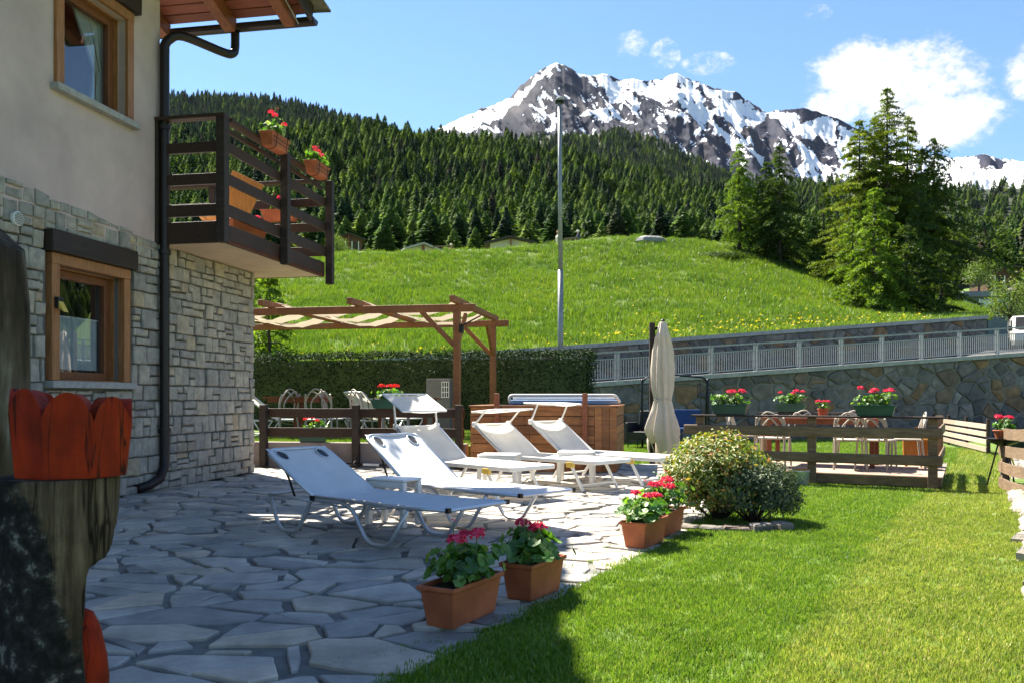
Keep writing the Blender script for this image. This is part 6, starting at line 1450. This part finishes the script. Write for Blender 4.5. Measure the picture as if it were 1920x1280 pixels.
b = MB(); b.box(-2.95, -2.4, -3.2, -2.6, -.5, 2.55); b = b.build('chimney', M['cream_wall'], ch2, bevel=.02)
x = MB(); x.box(-3.05, -2.3, -3.3, -2.5, 2.552, 2.95); x.add([(-3.05, -3.3, 2.95), (-2.3, -3.3, 2.95), (-2.3, -2.5, 2.95), (-3.05, -2.5, 2.95), (-2.55, -2.9, 3.35)], [(0, 1, 4), (1, 2, 4), (2, 3, 4), (3, 0, 4)]); x.build('chimney_cap', M['rock'], b)
chalet('chalet', 'chalet with dark stepped roofs above the flat-roofed building', at(1878, 528, 85), 4.5, 4, .6, .5, R(-5), M['chalet_wood'], M['brown_roof'], .5)
def broad_tree(label, base, h, r_, seed, mt='broadleaf', group='bushes at the right edge'):
    random.seed(seed); t = thing('leafy_tree', label, 'tree', base, 0, group); tr = MB(); tr.tube([(0, 0, -.5), (.05, 0, h*.35), (0, .05, h*.75)], [.10, .07, .03], 7); lf = MB()
    cs = []
    for k in range(14):
        a = random.uniform(0, 6.28); z = random.uniform(.3, .95) * h; rr = r_ * random.uniform(.3, .85) * (1 - .5 * abs(z/h - .5)); c = Vector((rr*math.cos(a), rr*math.sin(a), z)); cs.append(c); tr.tube([(0, 0, z*.5), tuple(c)], [.04, .012], 5, caps=False)
    for _ in range(2600):
        c = random.choice(cs); p = c + Vector((random.gauss(0, 1), random.gauss(0, 1), random.gauss(0, .8))) * r_ * .24; add_leaf(lf, p, rv(1) + Vector((0, 0, .6)), random.uniform(.10, .2), random.uniform(.06, .11))
    tr.build('trunk', M['bark'], t); lf.build('crown', M[mt], t, kind='stuff')
for i, (px, py, d, h, r_, lab) in enumerate(((1893, 614, 48, 2.6, 1.3, 'leafy green bush left of the white van'), (1925, 610, 50, 3.0, 1.4, 'leafy green bush behind the white van'), (1835, 548, 66, 2.5, 1.4, 'pale green leafy tree above the flat-roofed building'))):
    broad_tree(lab, at(px, py, d), h, r_, 500 + i)
broad_tree('round light green bush at the forest edge by the balcony post', at(632, 480, 110), 2.4, 1.4, 520, group=None)
van_c = at(1931, 662, 46)
vn = thing('white_van', 'white van cut off by the right edge on the road', 'van', van_c, R(-27))
wp = mat('van_paint', [(.78, .79, .80)], 3, .25)
side = [(-2.4, .35), (2.1, .35), (2.45, .55), (2.45, .95), (1.75, 1.15), (1.15, 1.95), (-2.35, 1.98), (-2.45, 1.8)]
b = MB(); n = len(side); b.add([(-.9, -y_, z_) for y_, z_ in side] + [(.9, -y_, z_) for y_, z_ in side], [tuple(range(n)), tuple(range(2*n-1, n-1, -1))] + [(i, n + i, n + (i+1) % n, (i+1) % n) for i in range(n)]); b.build('body', wp, vn, bevel=.06)
b = MB(); b.add([(-.8, -1.80, 1.19), (.8, -1.80, 1.19), (.74, -1.26, 1.88), (-.74, -1.26, 1.88)], [(0, 1, 2, 3)]); b.build('windscreen', M['black'], vn)
for s in (-1, 1):
    b = MB(); b.box(s*.905 - .01, s*.905 + .01, -1.2, -.2, 1.2, 1.75); b.build('window', M['black'], vn)
    b = MB(); b.box(s*.72 - .13, s*.72 + .13, -2.49, -2.452, .72, .90); b.build('headlight', M['alu'], vn, bevel=.01)
    b = MB(); b.box(s*1.03 - .09, s*1.03 + .09, -1.5, -1.38, 1.15, 1.4); b.build('mirror', M['black'], vn, bevel=.02)
    for yy in (-1.5, 1.45):
        b = MB(); b.tube([(s*.72, yy, .33), (s*.92, yy, .33)], .33, 20); w_ = b.build('wheel', M['black'], vn, bevel=.03); b = MB(); b.tube([(s*.921, yy, .33), (s*.93, yy, .33)], .2, 16); b.build('rim', M['alu'], w_)
b = MB(); b.box(-.45, .45, -2.475, -2.452, .55, .72); b.build('grille', M['black'], vn)
b = MB(); b.box(-.26, .26, -2.49, -2.476, .42, .52); b.build('number_plate', M['white_plastic'], vn)
# ------------------------------------------------------------ carved king post and weathered log at the left edge
kg = thing('carved_king_post', 'carved wooden king figure with red scalloped crown at the left edge', 'sculpture', (q(104) * 1.5, 1.5, 0), R(28.4))
pxm = 1580 / 1.5
def zy(py): return EYE + (HY - py) / pxm
PR = [(893, .104), (930, .104), (965, .102), (1000, .094), (1025, .088), (1040, .080), (1046, .076), (1052, .052), (1075, .046), (1110, .045), (1150, .042), (1200, .040), (1300, .05), (1500, .07), (1800, .08)]
b = MB(); nn = 56; rows = [893 + 6.5 * i for i in range(36)] + [1130 + 30 * i for i in range(23)]
for py in rows:
    z = zy(py); rp_ = interp(PR, py)
    for k in range(nn):
        a = 2 * math.pi * k / nn; w = max(0, math.cos(a)) ** 3 if rp_ > .098 else 0; base = .100 + .004 * math.sin(3 * a); r_ = base * (1 - w) + rp_ * w + .003 * noise.noise((a * 2, z * 14, 1))
        x_ = min(r_ * math.cos(a), rp_ + .004 * noise.noise((a * 3, z * 20, 4))); y_ = r_ * math.sin(a) * .95
        b.v.append((x_, y_, max(z, -.02)))
for i in range(len(rows) - 1):
    for k in range(nn): b.f.append((i*nn+k, (i+1)*nn+k, (i+1)*nn+(k+1) % nn, i*nn+(k+1) % nn))
b.f.append(tuple(range(nn)))
m_, t_, p_ = new_mat('carved_wood')
wc = ramp(t_, tnoise(t_, 9, 9, .7, (6, 6, .5)), [(.3, (.03, .021, .015)), (.45, (.085, .06, .04)), (.6, (.165, .122, .085)), (.75, (.32, .26, .20))])
wc = mixrgb(t_, .75, wc, ramp(t_, tnoise(t_, 7, 5, .6), [(.35, (.4, .36, .32)), (.65, (1.3, 1.25, 1.15))]), 'MULTIPLY')
crk = ramp(t_, tnoise(t_, 3.2, 4, .6, (4.5, 4.5, .35), dist=.6), [(.485, (1, 1, 1)), (.497, (.12, .1, .08)), (.503, (.12, .1, .08)), (.515, (1, 1, 1))]); wc = mixrgb(t_, 1.0, wc, crk, 'MULTIPLY')
sx = nd(t_, 'ShaderNodeSeparateXYZ'); tcx = nd(t_, 'ShaderNodeTexCoord'); t_.links.new(tcx.outputs['Object'], sx.inputs[0])
ch_n = nd(t_, 'ShaderNodeMath', operation='MULTIPLY_ADD'); t_.links.new(tnoise(t_, 16, 8, .7), ch_n.inputs[0]); ch_n.inputs[1].default_value = .16; t_.links.new(sx.outputs[0], ch_n.inputs[2])
zz = nd(t_, 'ShaderNodeMath', operation='MULTIPLY_ADD'); t_.links.new(sx.outputs[2], zz.inputs[0]); zz.inputs[1].default_value = .28; t_.links.new(ch_n.outputs[0], zz.inputs[2])
mk = ramp(t_, zz.outputs[0], [(.262, (1, 1, 1)), (.285, (0, 0, 0))])
ash = ramp(t_, tnoise(t_, 34, 8, .7), [(.42, (.010, .009, .009)), (.56, (.035, .033, .034)), (.64, (.22, .21, .20))])
t_.links.new(mixrgb(t_, mk, wc, ash), p_.inputs['Base Color']); p_.inputs['Roughness'].default_value = .8; p_.inputs['Specular IOR Level'].default_value = .2
bp = nd(t_, 'ShaderNodeBump'); bp.inputs['Strength'].default_value = 1.0; bp.inputs['Distance'].default_value = .012; t_.links.new(tnoise(t_, 22, 9, .72, (4, 4, .35)), bp.inputs['Height']); t_.links.new(bp.outputs[0], p_.inputs['Normal'])
b.build('body', m_, kg, smooth=True)
# crown of flat red lobes round the head
rc = .097; nf = 8; zb, z0_ = zy(893), zy(893)
CR = MB(); per = 14
for s_ in range(nf):
    a0 = 2 * math.pi * (s_ - .62) / nf; a1 = 2 * math.pi * (s_ + .38) / nf
    for ins in (0, 1):
        pass
    outer, inner = [], []
    for i in range(per + 1):
        u = i / per; lob = zy(785) + (zy(736) - zy(785)) * math.sin(math.pi * u) ** .7
        po = Vector((math.cos(a0), math.sin(a0), 0)).lerp(Vector((math.cos(a1), math.sin(a1), 0)), u); outer.append((po * (rc + .004 + .0), lob)); inner.append((po * (rc - .03), lob - .004))
    o_ = len(CR.v)
    for (po, lz), (pi_, lz2) in zip(outer, inner): CR.v += [(po.x*.93, po.y*.9, zb + .002), (po.x*1.03, po.y*1.0, lz), (pi_.x, pi_.y, lz2), (pi_.x*.95, pi_.y*.95, zb + .002)]
    for i in range(per):
        p = o_ + 4*i; CR.f += [(p, p+4, p+5, p+1), (p+1, p+5, p+6, p+2), (p+2, p+6, p+7, p+3), (p+3, p+7, p+4, p)]
CR_O = CR.build('crown', M['red_paint'], kg)
for i, v in enumerate(CR_O.data.vertices): v.co.z -= .10 * v.co.x if v.co.z > zb + .03 else 0; v.co.x += .028
b = MB(); b.lathe([(.002, .125), (.014, .118), (.026, .09), (.036, .04), (.040, 0), (.038, -.05), (.03, -.10), (.012, -.14)], 20); b.xf(Matrix.Translation((.046, -.02, zy(1272))))
b.build('tongue', M['red_paint'], kg, smooth=True)
lg = thing('weathered_log', 'tall weathered grey-brown log post cut off by the left edge', 'post', (q(-52) * 1.9, 1.9, 0), 0)
b = MB(); nn = 40; pm2 = 1580 / 1.9; rows = 30
for i in range(rows + 1):
    u = i / rows
    for k in range(nn):
        a = 2*math.pi*k/nn; x_ = math.cos(a); top = EYE + (HY - 362) / pm2 - .055 - .075 * max(-.3, x_) ; z = top * u; r_ = (.108 + .008 * math.sin(3*a + 1) + .006 * noise.noise((x_ * 2, math.sin(a) * 2, z * 5))) * (1 - .10 * max(0, u - .9) / .1) * (1 - .25 * max(0, .72 - u) * 0)
        b.v.append((r_ * x_ * (1 - .22 * sstep(.65, .45, u)), r_ * math.sin(a), z))
for i in range(rows):
    for k in range(nn): b.f.append((i*nn+k, i*nn+(k+1) % nn, (i+1)*nn+(k+1) % nn, (i+1)*nn+k))
b.f.append(tuple(rows*nn + k for k in range(nn)))
b.build('trunk', M['log'], lg, smooth=True)

# ------------------------------------------------------------ air
hz = MB(); hz.box(-1400, 3600, -500, 3950, -4, 1500); m_ = bpy.data.materials.new('haze'); m_.use_nodes = True; t_ = m_.node_tree; t_.nodes.remove(t_.nodes['Principled BSDF'])
pv = nd(t_, 'ShaderNodeVolumePrincipled'); pv.inputs['Color'].default_value = (.62, .78, 1, 1); pv.inputs['Density'].default_value = .000007; pv.inputs['Anisotropy'].default_value = .2
t_.links.new(pv.outputs[0], t_.nodes['Material Output'].inputs['Volume'])
hz = hz.build('haze', m_); tag(hz, kind='stuff'); hz['label'] = 'thin bluish mountain air'
